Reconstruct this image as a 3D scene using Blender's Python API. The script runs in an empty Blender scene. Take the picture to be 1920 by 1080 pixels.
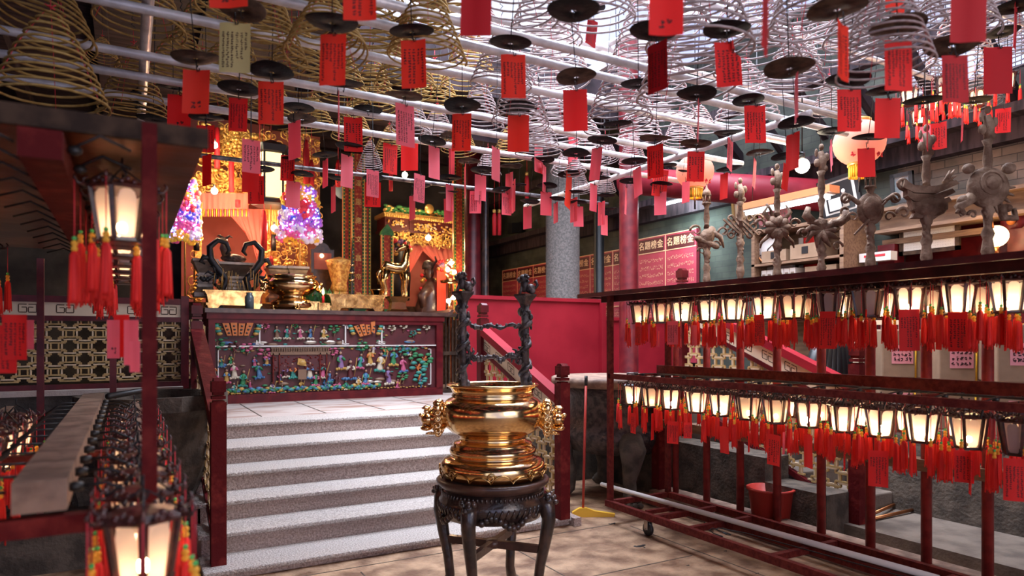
import bpy, math, random
from mathutils import Vector, Matrix, Euler
PI = math.pi
scene = bpy.context.scene
C = scene.collection
random.seed(7)

# ------------------------------------------------------------------ camera
FPX, CAMH, HZ = 1280.0, 1.5, 635.0
TH = math.atan(720 / 1280)
FW = (math.sin(TH), math.cos(TH)); RT = (math.cos(TH), -math.sin(TH))
cam_d = bpy.data.cameras.new('camera'); cam = bpy.data.objects.new('camera', cam_d); C.objects.link(cam)
cam.location = (0, 0, CAMH); cam.rotation_euler = (PI / 2, 0, -TH)
cam_d.sensor_width = 36; cam_d.lens = 36 * FPX / 1920; cam_d.shift_y = (HZ - 540) / 1920
cam_d.clip_start = 0.05; cam_d.clip_end = 200
cam_d.dof.use_dof = True; cam_d.dof.focus_distance = 5.2; cam_d.dof.aperture_fstop = 1.9
scene.camera = cam

def P(px, py, X=None, Y=None, Z=None, d=None):
    """point of the place seen at a photo pixel, on a given plane or depth"""
    u = (px - 960) / FPX; v = (HZ - py) / FPX
    rx = FW[0] + u * RT[0]; ry = FW[1] + u * RT[1]
    if Z is not None: d = (Z - CAMH) / v
    elif X is not None: d = X / rx
    elif Y is not None: d = Y / ry
    return Vector((d * rx, d * ry, CAMH + v * d))

# ------------------------------------------------------------------ world, daylight, exposure
w = bpy.data.worlds.new('World'); scene.world = w; w.use_nodes = True
nt = w.node_tree; bg = nt.nodes['Background']
tc = nt.nodes.new('ShaderNodeTexCoord'); nz = nt.nodes.new('ShaderNodeTexNoise'); nz.inputs['Scale'].default_value = 2.2
rp = nt.nodes.new('ShaderNodeValToRGB')
rp.color_ramp.elements[0].position = .35; rp.color_ramp.elements[0].color = (.45, .50, .90, 1)
rp.color_ramp.elements[1].position = .62; rp.color_ramp.elements[1].color = (.80, .84, 1, 1)
nt.links.new(tc.outputs['Generated'], nz.inputs['Vector']); nt.links.new(nz.outputs['Fac'], rp.inputs['Fac'])
nt.links.new(rp.outputs['Color'], bg.inputs['Color']); bg.inputs['Strength'].default_value = 1.15

def area(name, loc, rot, sx, sy, energy, color, portal=False):
    l = bpy.data.lights.new(name, 'AREA'); l.shape = 'RECTANGLE'; l.size = sx; l.size_y = sy
    l.energy = energy; l.color = color
    if portal: l.cycles.is_portal = True
    o = bpy.data.objects.new(name, l); o.location = loc; o.rotation_euler = rot; C.objects.link(o); return o
area('skylight_portal', (3.95, 4.5, 4.9), (0, 0, 0), 4.1, 5.0, 1, (1, 1, 1), True)
sk = area('skylight_daylight', (3.6, 4.8, 5.4), (0, 0, 0), 3.6, 4.4, 660, (.76, .84, 1)); sk.data.spread = math.radians(125)
area('entrance_daylight', (3.0, -3.4, 2.9), (math.radians(80), 0, math.radians(16)), 3.0, 2.4, 70, (1, .86, .80))
def point(name, loc, energy, color, r=.05):
    l = bpy.data.lights.new(name, 'POINT'); l.energy = energy; l.color = color; l.shadow_soft_size = r
    o = bpy.data.objects.new(name, l); o.location = loc; C.objects.link(o); return o
scene.view_settings.view_transform = 'Standard'; scene.view_settings.look = 'None'
scene.view_settings.gamma = 1; scene.view_settings.use_curve_mapping = False
scene.view_settings.exposure = 0.52

# ------------------------------------------------------------------ materials
def mat(name, col, rough=.6, metal=0, col2=None, scale=8, bump=0, bscale=None, emit=None, es=0, coat=0, trans=0, spec=None, detail=4, p0=.4, p1=.6, stretch=None):
    m = bpy.data.materials.new(name); m.use_nodes = True; n = m.node_tree.nodes; L = m.node_tree.links
    b = n['Principled BSDF']; b.inputs['Roughness'].default_value = rough; b.inputs['Metallic'].default_value = metal
    b.inputs['Base Color'].default_value = (*col, 1)
    if spec is not None: b.inputs['Specular IOR Level'].default_value = spec
    if coat: b.inputs['Coat Weight'].default_value = coat; b.inputs['Coat Roughness'].default_value = .12
    vec = None
    if col2 or bump:
        t = n.new('ShaderNodeTexCoord'); mp = n.new('ShaderNodeMapping')
        if stretch: mp.inputs['Scale'].default_value = stretch
        L.new(t.outputs['Object'], mp.inputs['Vector']); vec = mp.outputs['Vector']
    if col2:
        x = n.new('ShaderNodeTexNoise'); x.inputs['Scale'].default_value = scale; x.inputs['Detail'].default_value = detail
        L.new(vec, x.inputs['Vector']); r = n.new('ShaderNodeValToRGB')
        r.color_ramp.elements[0].color = (*col, 1); r.color_ramp.elements[1].color = (*col2, 1)
        r.color_ramp.elements[0].position = p0; r.color_ramp.elements[1].position = p1
        L.new(x.outputs['Fac'], r.inputs['Fac']); L.new(r.outputs['Color'], b.inputs['Base Color'])
    if bump:
        x = n.new('ShaderNodeTexNoise'); x.inputs['Scale'].default_value = bscale or scale * 3; x.inputs['Detail'].default_value = 5
        L.new(vec, x.inputs['Vector']); q = n.new('ShaderNodeBump'); q.inputs['Strength'].default_value = bump; q.inputs['Distance'].default_value = .02
        L.new(x.outputs['Fac'], q.inputs['Height']); L.new(q.outputs['Normal'], b.inputs['Normal'])
    if emit: b.inputs['Emission Color'].default_value = (*emit, 1); b.inputs['Emission Strength'].default_value = es
    if trans:
        tr = n.new('ShaderNodeBsdfTranslucent'); mx = n.new('ShaderNodeMixShader'); mx.inputs[0].default_value = trans
        tr.inputs['Color'].default_value = (*col, 1)
        L.new(b.outputs[0], mx.inputs[1]); L.new(tr.outputs[0], mx.inputs[2]); L.new(mx.outputs[0], n['Material Output'].inputs[0])
    return m
def glow(name, col, s, through=0):
    m = bpy.data.materials.new(name); m.use_nodes = True; n = m.node_tree.nodes; L = m.node_tree.links
    n.remove(n['Principled BSDF']); e = n.new('ShaderNodeEmission'); e.inputs[0].default_value = (*col, 1); e.inputs[1].default_value = s
    out = e.outputs[0]
    if through:
        t = n.new('ShaderNodeBsdfTransparent'); mx = n.new('ShaderNodeMixShader'); mx.inputs[0].default_value = through
        L.new(out, mx.inputs[1]); L.new(t.outputs[0], mx.inputs[2]); out = mx.outputs[0]
    L.new(out, n['Material Output'].inputs[0]); return m
def shade(name, es):
    m = bpy.data.materials.new(name); m.use_nodes = True; n = m.node_tree.nodes; L = m.node_tree.links
    b = n['Principled BSDF']; b.inputs['Base Color'].default_value = (.92, .80, .70, 1); b.inputs['Roughness'].default_value = .4
    b.inputs['Emission Color'].default_value = (1, .60, .38, 1); b.inputs['Emission Strength'].default_value = es
    t = n.new('ShaderNodeBsdfTranslucent'); t.inputs[0].default_value = (1, .84, .70, 1); a = n.new('ShaderNodeMixShader'); a.inputs[0].default_value = .6
    c = n.new('ShaderNodeBsdfTransparent'); d = n.new('ShaderNodeMixShader'); d.inputs[0].default_value = .10
    L.new(b.outputs[0], a.inputs[1]); L.new(t.outputs[0], a.inputs[2]); L.new(a.outputs[0], d.inputs[1]); L.new(c.outputs[0], d.inputs[2]); L.new(d.outputs[0], n['Material Output'].inputs[0]); return m
def brickmat(name, c1, c2, mortar, scale, rot):
    m = bpy.data.materials.new(name); m.use_nodes = True; n = m.node_tree.nodes; L = m.node_tree.links; b = n['Principled BSDF']
    t = n.new('ShaderNodeTexCoord'); sp = n.new('ShaderNodeSeparateXYZ'); mp = n.new('ShaderNodeCombineXYZ'); L.new(t.outputs['Object'], sp.inputs[0]); L.new(sp.outputs[1], mp.inputs[0]); L.new(sp.outputs[2], mp.inputs[1])
    k = n.new('ShaderNodeTexBrick'); k.inputs['Scale'].default_value = scale; k.inputs['Color1'].default_value = (*c1, 1); k.inputs['Color2'].default_value = (*c2, 1)
    k.inputs['Mortar'].default_value = (*mortar, 1); k.inputs['Mortar Size'].default_value = .012; k.inputs['Row Height'].default_value = .25; k.inputs['Brick Width'].default_value = .8
    nz = n.new('ShaderNodeTexNoise'); nz.inputs['Scale'].default_value = 3; nz.inputs['Detail'].default_value = 8
    mx = n.new('ShaderNodeMixRGB'); mx.blend_type = 'MULTIPLY'; mx.inputs[0].default_value = .85
    r = n.new('ShaderNodeValToRGB'); r.color_ramp.elements[0].position = .35; r.color_ramp.elements[0].color = (.25, .3, .28, 1); r.color_ramp.elements[1].position = .65
    L.new(mp.outputs[0], k.inputs['Vector']); L.new(t.outputs['Object'], nz.inputs['Vector'])
    L.new(nz.outputs['Fac'], r.inputs['Fac']); L.new(k.outputs['Color'], mx.inputs[1]); L.new(r.outputs[0], mx.inputs[2]); L.new(mx.outputs[0], b.inputs['Base Color'])
    q = n.new('ShaderNodeBump'); q.inputs['Strength'].default_value = .6; q.inputs['Distance'].default_value = .01; q.invert = True
    L.new(k.outputs['Fac'], q.inputs['Height']); L.new(q.outputs[0], b.inputs['Normal']); b.inputs['Roughness'].default_value = .8
    return m

M = {}
M['granite'] = mat('granite', (.30, .25, .22), .82, col2=(.58, .51, .46), scale=90, bump=.9, bscale=70, p0=.35, p1=.62)
M['riser'] = mat('riser', (.28, .20, .17), .9, col2=(.52, .40, .35), scale=80, bump=1.0, bscale=60, p0=.35, p1=.65)
M['platform'] = mat('platform', (.30, .18, .14), .7, col2=(.48, .40, .36), scale=2.2, bump=.3, bscale=60, stretch=(1, 3, 1), p0=.38, p1=.55)
M['floor'] = mat('floor', (.15, .07, .035), .6, col2=(.45, .28, .165), scale=6, bump=.6, bscale=30, detail=9, p0=.35, p1=.65)
M['concrete'] = mat('concrete', (.05, .036, .026), .85, col2=(.11, .082, .06), scale=9, bump=.5, bscale=40, detail=8)
M['darkstone'] = mat('darkstone', (.035, .028, .024), .9, col2=(.08, .065, .055), scale=6, bump=.5, bscale=30)  # grey wall on the left, its shade put into the colour
M['slab'] = mat('slab', (.09, .065, .05), .7, col2=(.17, .13, .10), scale=4, bump=.25, bscale=50, detail=8)
M['oldwall'] = mat('oldwall', (.035, .032, .03), .85, col2=(.10, .09, .075), scale=1.6, bump=.3, bscale=12, detail=8)
M['darkwood'] = mat('darkwood', (.03, .017, .012), .7, spec=.15, col2=(.07, .04, .025), scale=14, bump=.15)
M['roofwood'] = mat('roofwood', (.014, .009, .012), .8, spec=.2, col2=(.04, .025, .03), scale=3, stretch=(1, 8, 1))
M['redbeam'] = mat('redbeam', (.16, .008, .018), .5, col2=(.22, .014, .025), scale=5, spec=.25)
M['brick'] = brickmat('brick', (.22, .145, .11), (.13, .095, .08), (.05, .035, .03), 3.6, (PI / 2, 0, PI / 2))
M['greenbrick'] = brickmat('greenbrick', (.07, .075, .055), (.04, .045, .036), (.04, .04, .035), 3.6, (PI / 2, 0, PI / 2))
M['lacquer'] = mat('lacquer', (.07, .004, .007), .38, col2=(.11, .008, .010), scale=9, bump=.06, spec=.25)
M['redpaint'] = mat('redpaint', (.22, .006, .014), .55, col2=(.26, .009, .018), scale=3, spec=.2)
M['wornred'] = mat('wornred', (.09, .006, .007), .7, spec=.12, col2=(.20, .025, .02), scale=12, bump=.2, p0=.5, p1=.75)
M['postred'] = mat('postred', (.18, .015, .013), .45, spec=.3, col2=(.26, .025, .02), scale=16)
M['rustred'] = mat('rustred', (.08, .008, .007), .6, spec=.15, col2=(.13, .018, .013), scale=30, bump=.2)
M['rackroof'] = mat('rackroof', (.035, .006, .007), .3, col2=(.08, .012, .012), scale=10, spec=.4)
M['copper'] = mat('copper', (.10, .03, .012), .3, metal=.85, col2=(.30, .11, .04), scale=3, bump=.25, bscale=9)
M['dustybeam'] = mat('dustybeam', (.14, .08, .055), .7, col2=(.27, .17, .12), scale=10, bump=.2)
M['cable'] = mat('cable', (.015, .013, .013), .45)
M['brass'] = mat('brass', (.86, .56, .24), .14, metal=1, col2=(.90, .62, .32), scale=5, bump=.05, bscale=9)
M['oldbrass'] = mat('oldbrass', (.34, .19, .07), .2, metal=1, col2=(.72, .48, .2), scale=9, bump=.1)
M['ash'] = mat('ash', (.62, .58, .58), .9, bump=.3, scale=50)
M['iron'] = mat('iron', (.035, .028, .03), .45, metal=.5, col2=(.10, .075, .07), scale=18, bump=.5, bscale=40)
M['emblem'] = mat('emblem', (.14, .08, .05), .65, metal=.05, spec=.2, col2=(.28, .185, .125), scale=14, bump=.5, bscale=40)
M['ebony'] = mat('ebony', (.018, .012, .012), .3, col2=(.06, .03, .022), scale=14, coat=.5, bump=.2)
M['ebonytop'] = mat('ebonytop', (.045, .018, .013), .4, col2=(.09, .04, .028), scale=10, coat=.2, bump=.15)
M['pipe'] = mat('pipe', (.62, .58, .58), .4, metal=.2, col2=(.80, .76, .76), scale=12, bump=.15)
M['darkpipe'] = mat('darkpipe', (.07, .06, .06), .35, metal=.8, col2=(.30, .27, .27), scale=12)
M['incense'] = mat('incense', (.30, .18, .05), .85, spec=.2, col2=(.42, .27, .09), scale=30)
M['incense_pale'] = mat('incense_pale', (.36, .28, .27), .85, spec=.2, col2=(.50, .42, .42), scale=30)  # coil colour with the grey-lilac of the skylight mixed in
M['plate'] = mat('plate', (.004, .004, .006), .6, spec=.15, col2=(.012, .011, .013), scale=20, bump=.2)
M['plate_rust'] = mat('plate_rust', (.03, .018, .014), .6, spec=.15, col2=(.10, .065, .045), scale=16, bump=.2)
M['wire'] = mat('wire', (.02, .018, .02), .4, metal=.5)
M['string'] = mat('string', (.6, .03, .05), .7)
M['tag_red'] = mat('tag_red', (.90, .034, .030), .65, trans=.4)
M['tag_orange'] = mat('tag_orange', (.90, .05, .02), .65, trans=.35)
M['tag_dark'] = mat('tag_dark', (.60, .012, .02), .65, trans=.3)  # red tag paper darkened in its colour to stand for shade
M['tag_pink'] = mat('tag_pink', (.97, .24, .30), .65, trans=.45)
M['tag_yellow'] = mat('tag_yellow', (.62, .52, .22), .7, trans=.2)
M['ink'] = mat('ink', (.05, .008, .01), .7)
M['tassel'] = mat('tassel', (.95, .032, .022), .7, col2=(.78, .014, .012), scale=60, stretch=(1, 1, .1), emit=(.8, .01, .005), es=0)
M['bead'] = mat('bead', (.10, .5, .12), .25)
M['knot'] = mat('knot', (.95, .45, .04), .6)
M['lframe'] = mat('lframe', (.03, .012, .012), .35, col2=(.09, .02, .018), scale=30, coat=.3)
M['lamp_hot'] = shade('lamp_hot', .55)
M['lamp_mid'] = shade('lamp_mid', .14)
M['lamp_off'] = mat('lamp_off', (.62, .50, .50), .35, trans=.5)
M['bulb'] = glow('bulb', (1, .72, .42), 110)
M['bulb_soft'] = glow('bulb_soft', (1, .62, .34), 42)
M['warm_globe'] = glow('warm_globe', (1, .72, .36), 3.5)
M['bulb_white'] = glow('bulb_white', (1, .84, .6), 30)
M['tube'] = glow('tube', (.85, .93, 1), 16)
M['candle_flame'] = glow('candle_flame', (1, .65, .25), 10)
M['paperlamp'] = mat('paperlamp', (.7, .30, .22), .7, emit=(1, .38, .22), es=.28, trans=.3)
M['panelamp'] = mat('panelamp', (.9, .8, .5), .6, emit=(1, .74, .34), es=1.3)
M['gold'] = mat('gold', (.80, .50, .13), .35, metal=.7, col2=(.9, .6, .2), scale=20)
M['goldrelief'] = mat('goldrelief', (.85, .50, .12), .45, metal=.35, col2=(.55, .22, .05), scale=26, bump=.7, bscale=30)
M['pewter'] = mat('pewter', (.30, .25, .21), .38, metal=.75, col2=(.42, .36, .3), scale=10)
M['pink'] = mat('pink', (.85, .24, .20), .7, trans=.4)
M['crimson'] = mat('crimson', (.55, .01, .02), .6)
M['rosewall'] = mat('rosewall', (.36, .11, .08), .8, col2=(.45, .15, .12), scale=3)
M['green'] = mat('green', (.02, .15, .05), .6)
M['teal'] = mat('teal', (.015, .13, .11), .5, col2=(.03, .22, .17), scale=30)
M['blue'] = mat('blue', (.02, .07, .18), .5, col2=(.06, .16, .28), scale=30)
M['violet'] = mat('violet', (.17, .09, .20), .5)
M['ochre'] = mat('ochre', (.40, .22, .045), .5)
M['rose'] = mat('rose', (.40, .07, .14), .5)
M['orange'] = mat('orange', (.48, .13, .025), .5)
M['cream'] = mat('cream', (.46, .38, .28), .6)
M['white'] = mat('white', (.60, .54, .50), .6)
M['skin'] = mat('skin', (.30, .16, .10), .5)
M['brownfig'] = mat('brownfig', (.17, .09, .05), .5)
M['maroon'] = mat('maroon', (.055, .005, .007), .5, col2=(.075, .008, .010), scale=8)
M['lattice'] = mat('lattice', (.55, .40, .24), .6, col2=(.68, .52, .34), scale=14)
M['latticegold'] = mat('latticegold', (.42, .27, .10), .6, col2=(.5, .33, .13), scale=14)
M['meander'] = mat('meander', (.72, .58, .42), .6)
M['plaque'] = mat('plaque', (.30, .025, .045), .55, col2=(.36, .035, .06), scale=3)
M['plaqueline'] = mat('plaqueline', (.75, .45, .25), .5)
M['cardboard'] = mat('cardboard', (.22, .14, .09), .85, spec=.1, col2=(.27, .175, .115), scale=4, bump=.1)
M['pinkpaper'] = mat('pinkpaper', (.60, .22, .24), .7)
M['yellow'] = mat('yellow', (.80, .45, .03), .5)
M['leaf'] = mat('leaf', (.03, .16, .04), .5, col2=(.06, .28, .07), scale=9)
M['glass'] = mat('glass', (.10, .13, .14), .08, spec=.8)
M['paleblue'] = mat('paleblue', (.25, .45, .55), .5)
M['black'] = mat('black', (.01, .01, .012), .4)
M['wood'] = mat('wood', (.13, .065, .035), .65, col2=(.20, .11, .06), scale=6, stretch=(8, 1, 8))
M['orangewood'] = mat('orangewood', (.55, .20, .08), .5)
M['stonecol'] = mat('stonecol', (.06, .05, .045), .85, col2=(.11, .09, .08), scale=40, bump=.5, bscale=60)
M['plasticred'] = mat('plasticred', (.40, .03, .02), .45)
M['bulbs'] = [glow('led_' + n, c, s) for n, c, s in (('blue', (.15, .2, 1), 5), ('violet', (.7, .25, 1), 4), ('pink', (1, .35, .6), 3), ('white', (.8, .8, 1), 6))]
M['petals'] = [mat('petal_' + n, c, .5, emit=c, es=.12) for n, c in (('pink', (.8, .12, .35)), ('yellow', (.85, .5, .05)), ('blue', (.08, .12, .7)), ('violet', (.45, .15, .65)), ('white', (.75, .65, .75)), ('red', (.75, .04, .06)), ('teal', (.02, .35, .4)))]  # petals glow faintly by themselves, lamplight put into the material

# ------------------------------------------------------------------ mesh builder
class MB:
    def __init__(s): s.v = []; s.f = []; s.m = []; s.sm = []
    def add(s, vs, fs, m=0, M4=None, smooth=True):
        b = len(s.v)
        s.v += [tuple(M4 @ Vector(q)) for q in vs] if M4 is not None else [tuple(q) for q in vs]
        s.f += [tuple(b + i for i in f) for f in fs]; s.m += [m] * len(fs); s.sm += [smooth] * len(fs); return s
    def box(s, c, d, m=0, rz=0, rx=0, ry=0):
        x, y, z = d[0] / 2, d[1] / 2, d[2] / 2
        vs = [(i * x, j * y, k * z) for i in (-1, 1) for j in (-1, 1) for k in (-1, 1)]
        fs = [(0, 1, 3, 2), (4, 6, 7, 5), (0, 4, 5, 1), (2, 3, 7, 6), (0, 2, 6, 4), (1, 5, 7, 3)]
        return s.add(vs, fs, m, Matrix.Translation(c) @ Euler((rx, ry, rz)).to_matrix().to_4x4(), False)
    def bb(s, a, b, m=0):
        return s.box([(a[i] + b[i]) / 2 for i in range(3)], [abs(a[i] - b[i]) for i in range(3)], m)
    def tube(s, pts, r, n=6, m=0, caps=True, smooth=True):
        pts = [Vector(p) for p in pts]; k = len(pts); vs = []; up = None
        rs = r if isinstance(r, (list, tuple)) else [r] * k
        for i, p in enumerate(pts):
            t = (pts[min(i + 1, k - 1)] - pts[max(i - 1, 0)]).normalized()
            if up is None: up = t.orthogonal().normalized()
            up = (up - t * up.dot(t)); up = up.normalized() if up.length > 1e-6 else t.orthogonal().normalized()
            bi = t.cross(up)
            for j in range(n):
                a = 2 * PI * j / n; vs.append(p + (up * math.cos(a) + bi * math.sin(a)) * rs[i])
        fs = [(i * n + j, i * n + (j + 1) % n, (i + 1) * n + (j + 1) % n, (i + 1) * n + j) for i in range(k - 1) for j in range(n)]
        if caps: fs += [tuple(range(n - 1, -1, -1)), tuple((k - 1) * n + j for j in range(n))]
        return s.add(vs, fs, m, None, smooth)
    def bar(s, a, b, w, h, m=0):
        a = Vector(a); b = Vector(b); t = (b - a); L = t.length; t.normalize()
        q = t.to_track_quat('X', 'Z').to_matrix().to_4x4()
        x, y, z = L / 2, w / 2, h / 2
        vs = [(i * x, j * y, k * z) for i in (-1, 1) for j in (-1, 1) for k in (-1, 1)]
        fs = [(0, 1, 3, 2), (4, 6, 7, 5), (0, 4, 5, 1), (2, 3, 7, 6), (0, 2, 6, 4), (1, 5, 7, 3)]
        return s.add(vs, fs, m, Matrix.Translation((a + b) / 2) @ q, False)
    def lathe(s, prof, n=24, c=(0, 0, 0), m=0, M4=None, smooth=True, sx=1, sy=1):
        vs = [(r * math.cos(2 * PI * j / n) * sx + c[0], r * math.sin(2 * PI * j / n) * sy + c[1], z + c[2]) for r, z in prof for j in range(n)]
        k = len(prof)
        fs = [(i * n + j, i * n + (j + 1) % n, (i + 1) * n + (j + 1) % n, (i + 1) * n + j) for i in range(k - 1) for j in range(n)]
        if prof[0][0] > 1e-5: fs.append(tuple(range(n - 1, -1, -1)))
        if prof[-1][0] > 1e-5: fs.append(tuple((k - 1) * n + j for j in range(n)))
        return s.add(vs, fs, m, M4, smooth)
    def ball(s, c, r, m=0, n=8, k=5, M4=None):
        r = r if isinstance(r, (tuple, list)) else (r, r, r)
        vs = [(0, 0, -1)] + [(math.cos(2 * PI * j / n) * math.cos(a), math.sin(2 * PI * j / n) * math.cos(a), math.sin(a)) for a in [(-.5 + (i + 1) / (k + 1)) * PI for i in range(k)] for j in range(n)] + [(0, 0, 1)]
        fs = [(0, 1 + (j + 1) % n, 1 + j) for j in range(n)]
        fs += [(1 + i * n + j, 1 + i * n + (j + 1) % n, 1 + (i + 1) * n + (j + 1) % n, 1 + (i + 1) * n + j) for i in range(k - 1) for j in range(n)]
        e = len(vs) - 1; b = 1 + (k - 1) * n
        fs += [(b + j, b + (j + 1) % n, e) for j in range(n)]
        m4 = Matrix.Translation(c) @ (M4 or Matrix()) @ Matrix.Diagonal((*r, 1))
        return s.add(vs, fs, m, m4)
    def prism(s, out, y0, y1, m=0, M4=None, smooth=False):
        """outline in x,z extruded along y"""
        n = len(out); vs = [(x, y0, z) for x, z in out] + [(x, y1, z) for x, z in out]
        fs = [tuple(range(n)), tuple(range(2 * n - 1, n - 1, -1))] + [(i, i + n, (i + 1) % n + n, (i + 1) % n) for i in range(n)]
        return s.add(vs, fs, m, M4, smooth)
    def mesh(s, name, mats):
        me = bpy.data.meshes.new(name); me.from_pydata(s.v, [], s.f)
        for m in mats: me.materials.append(M[m] if isinstance(m, str) else m)
        me.polygons.foreach_set('material_index', s.m); me.polygons.foreach_set('use_smooth', s.sm); me.update()
        return me
def link(name, me, parent=None, loc=None):
    o = bpy.data.objects.new(name, me); C.objects.link(o)
    if parent is not None: o.parent = parent
    if loc is not None: o.location = loc
    return o
def part(name, mb, mats, parent, label=None):
    o = link(name, mb.mesh(name, mats), parent)
    if label: o['label'] = label
    return o
def tag(o, label, cat, group=None, kind=None):
    o['label'] = label; o['category'] = cat
    if group: o['group'] = group
    if kind: o['kind'] = kind
    return o
def thing(name, label, cat, loc=(0, 0, 0), rz=0, group=None):
    o = bpy.data.objects.new(name, None); C.objects.link(o); o.empty_display_size = .05
    o.location = loc; o.rotation_euler = (0, 0, rz); return tag(o, label, cat, group)
def single(name, mb, mats, label, cat, loc=(0, 0, 0), rz=0, group=None):
    o = link(name, mb.mesh(name, mats)); o.location = loc; o.rotation_euler = (0, 0, rz); return tag(o, label, cat, group)
def struct(name, mb, mats, parent=None):
    o = link(name, mb.mesh(name, mats), parent)
    if parent is None: o['kind'] = 'structure'
    return o
def dup(root, loc, rz=0, label=None, group=None, swap=None):
    r = root.copy(); C.objects.link(r); r.location = loc; r.rotation_euler = (0, 0, rz)
    if label: r['label'] = label
    if group: r['group'] = group
    for ch in KIDS.get(root.name, root.children):
        c = ch.copy(); C.objects.link(c); c.parent = r
        if swap and ch.data.name in swap: c.data = swap[ch.data.name]
    return r
KIDS = {}
_U = ['first', 'second', 'third', 'fourth', 'fifth', 'sixth', 'seventh', 'eighth', 'ninth']
ORD = _U + ['tenth', 'eleventh', 'twelfth', 'thirteenth', 'fourteenth', 'fifteenth', 'sixteenth', 'seventeenth', 'eighteenth', 'nineteenth'] + [w for t, e in (('twenty', 'twentieth'), ('thirty', 'thirtieth'), ('forty', 'fortieth'), ('fifty', 'fiftieth'), ('sixty', 'sixtieth')) for w in [e] + [t + '-' + q for q in _U]]
def text_mesh(s, size, thick=.0015):
    """characters standing in the x,z plane, facing -y, centred"""
    cu = bpy.data.curves.new('writing', 'FONT'); cu.body = s; cu.size = size; cu.extrude = thick; cu.align_x = 'CENTER'; cu.align_y = 'CENTER'; cu.resolution_u = 2
    o = bpy.data.objects.new('writing', cu); C.objects.link(o); bpy.context.view_layer.update()
    me = bpy.data.meshes.new_from_object(o.evaluated_get(bpy.context.evaluated_depsgraph_get()))
    C.objects.unlink(o); bpy.data.objects.remove(o); me.transform(Matrix.Rotation(PI / 2, 4, 'X')); return me
def writing(s, size, mt, parent, loc, rz=0, name='writing', rx=0):
    me = text_mesh(s, size); me.materials.clear(); me.materials.append(M[mt]); o = link(name, me, parent); o.location = loc; o.rotation_euler = (rx, 0, rz); return o
def scribble(mb, x0, x1, z0, z1, cols, rows, y, m=0, rnd=random, fill=.9, s=1):
    """columns of small brush strokes"""
    cw = (x1 - x0) / cols; ch = (z1 - z0) / rows
    for i in range(cols):
        n = rows if rnd.random() < fill else int(rows * rnd.uniform(.4, .8))
        for j in range(n):
            cx = x0 + (i + .5) * cw; cz = z1 - (j + .5) * ch
            for k in range(4):
                a = rnd.choice((0, 0, PI / 2, .7, -.7)); L = rnd.uniform(.35, .7) * min(cw, ch) * s; t = L * .24
                px = cx + rnd.uniform(-.2, .2) * cw; pz = cz + rnd.uniform(-.25, .25) * ch
                ca, sa = math.cos(a), math.sin(a)
                q = [(px + ca * dx - sa * dz, y, pz + sa * dx + ca * dz) for dx, dz in ((-L / 2, -t), (L / 2, -t), (L / 2, t), (-L / 2, t))]
                mb.add(q, [(0, 1, 2, 3)], m, None, False)
# ------------------------------------------------------------------ the setting
PZ = .746                       # altar platform height
b = MB().bb((-6, -5, -.1), (4.62, 12, 0)); struct('floor', b, ['floor'])
b = MB().bb((4.62, -5, -.1), (6.2, 3.3, .13)); struct('floor_raised_right', b, ['slab'])
# joints in the floor paving are part of the paving
b = MB()
for k in range(7): b.bb((-3, -1 + k * .9, 0), (3.4, -1 + k * .9 + .008, .002))
for k in range(6): b.bb((-2 + k * 1.1, -1, 0), (-2 + k * 1.1 + .008, 4.3, .002))
struct('trim_1', b, ['concrete'])
# stairs
ST = [(4.554, 0, .067), (4.901, .067, .205), (5.238, .205, .341), (5.592, .341, .478), (5.977, .478, .611), (6.492, .611, PZ)]
b = MB()
for i, (y, z0, z1) in enumerate(ST):
    y1 = ST[i + 1][0] if i < 5 else 6.9
    b.bb((.42, y + .012, 0), (3.1, y1 + .012, z1 - .028), 1)
    b.bb((.40, y - .012, z1 - .030), (3.12, y1 + .012, z1), 0)
stairs = struct('stone_stairs', b, ['granite', 'riser'])
m_ = stairs.modifiers.new('soft', 'BEVEL'); m_.width = .008; m_.segments = 2
b = MB().bb((3.1, 4.50, 0), (3.17, 4.9, .067)); struct('trim_2', b, ['riser'])
b = MB().bb((-6, 6.9, 0), (.4, 12, PZ)).bb((.4, 6.9, 0), (3.1, 12, PZ)).bb((3.1, 6.75, 0), (6.2, 12, PZ)).bb((-6, 6.3, 0), (.4, 6.9, 1.06), 1).bb((-6, 6.28, 1.06), (.4, 6.9, 1.10), 0)
struct('floor_platform', b, ['platform', 'darkstone'])
b = MB()
for k in range(5): b.bb((.5 + k * .62, 6.95, PZ), (.512 + k * .62, 8.5, PZ + .003))
struct('trim_3', b, ['concrete'])
# walls and roof
b = MB().bb((-6.1, 12, 0), (6.4, 12.2, 6)); struct('wall_back', b, ['oldwall'])
b = MB().bb((-6.2, -5, 0), (-6, 12.2, 6)); struct('wall_left', b, ['oldwall'])
b = MB().bb((6.2, -5, 0), (6.36, 2.08, 3.091)); struct('wall_right', b, ['brick'])
b = MB().bb((6.2, 2.08, 2.642), (6.36, 3.75, 3.091)); struct('wall_right_upper', b, ['brick'])
b = MB().bb((6.2, 3.75, 0), (6.36, 12, 5)); struct('wall_right_far', b, ['greenbrick'])
b = MB().bb((6.32, 1.79, 0), (6.44, 3.92, 2.642)); struct('wall_right_recess', b, ['lacquer'])
b = MB().bb((6.15, -3, 0), (6.22, 1.88, 2.332)); struct('wall_right_lower', b, ['greenbrick'])
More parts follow.
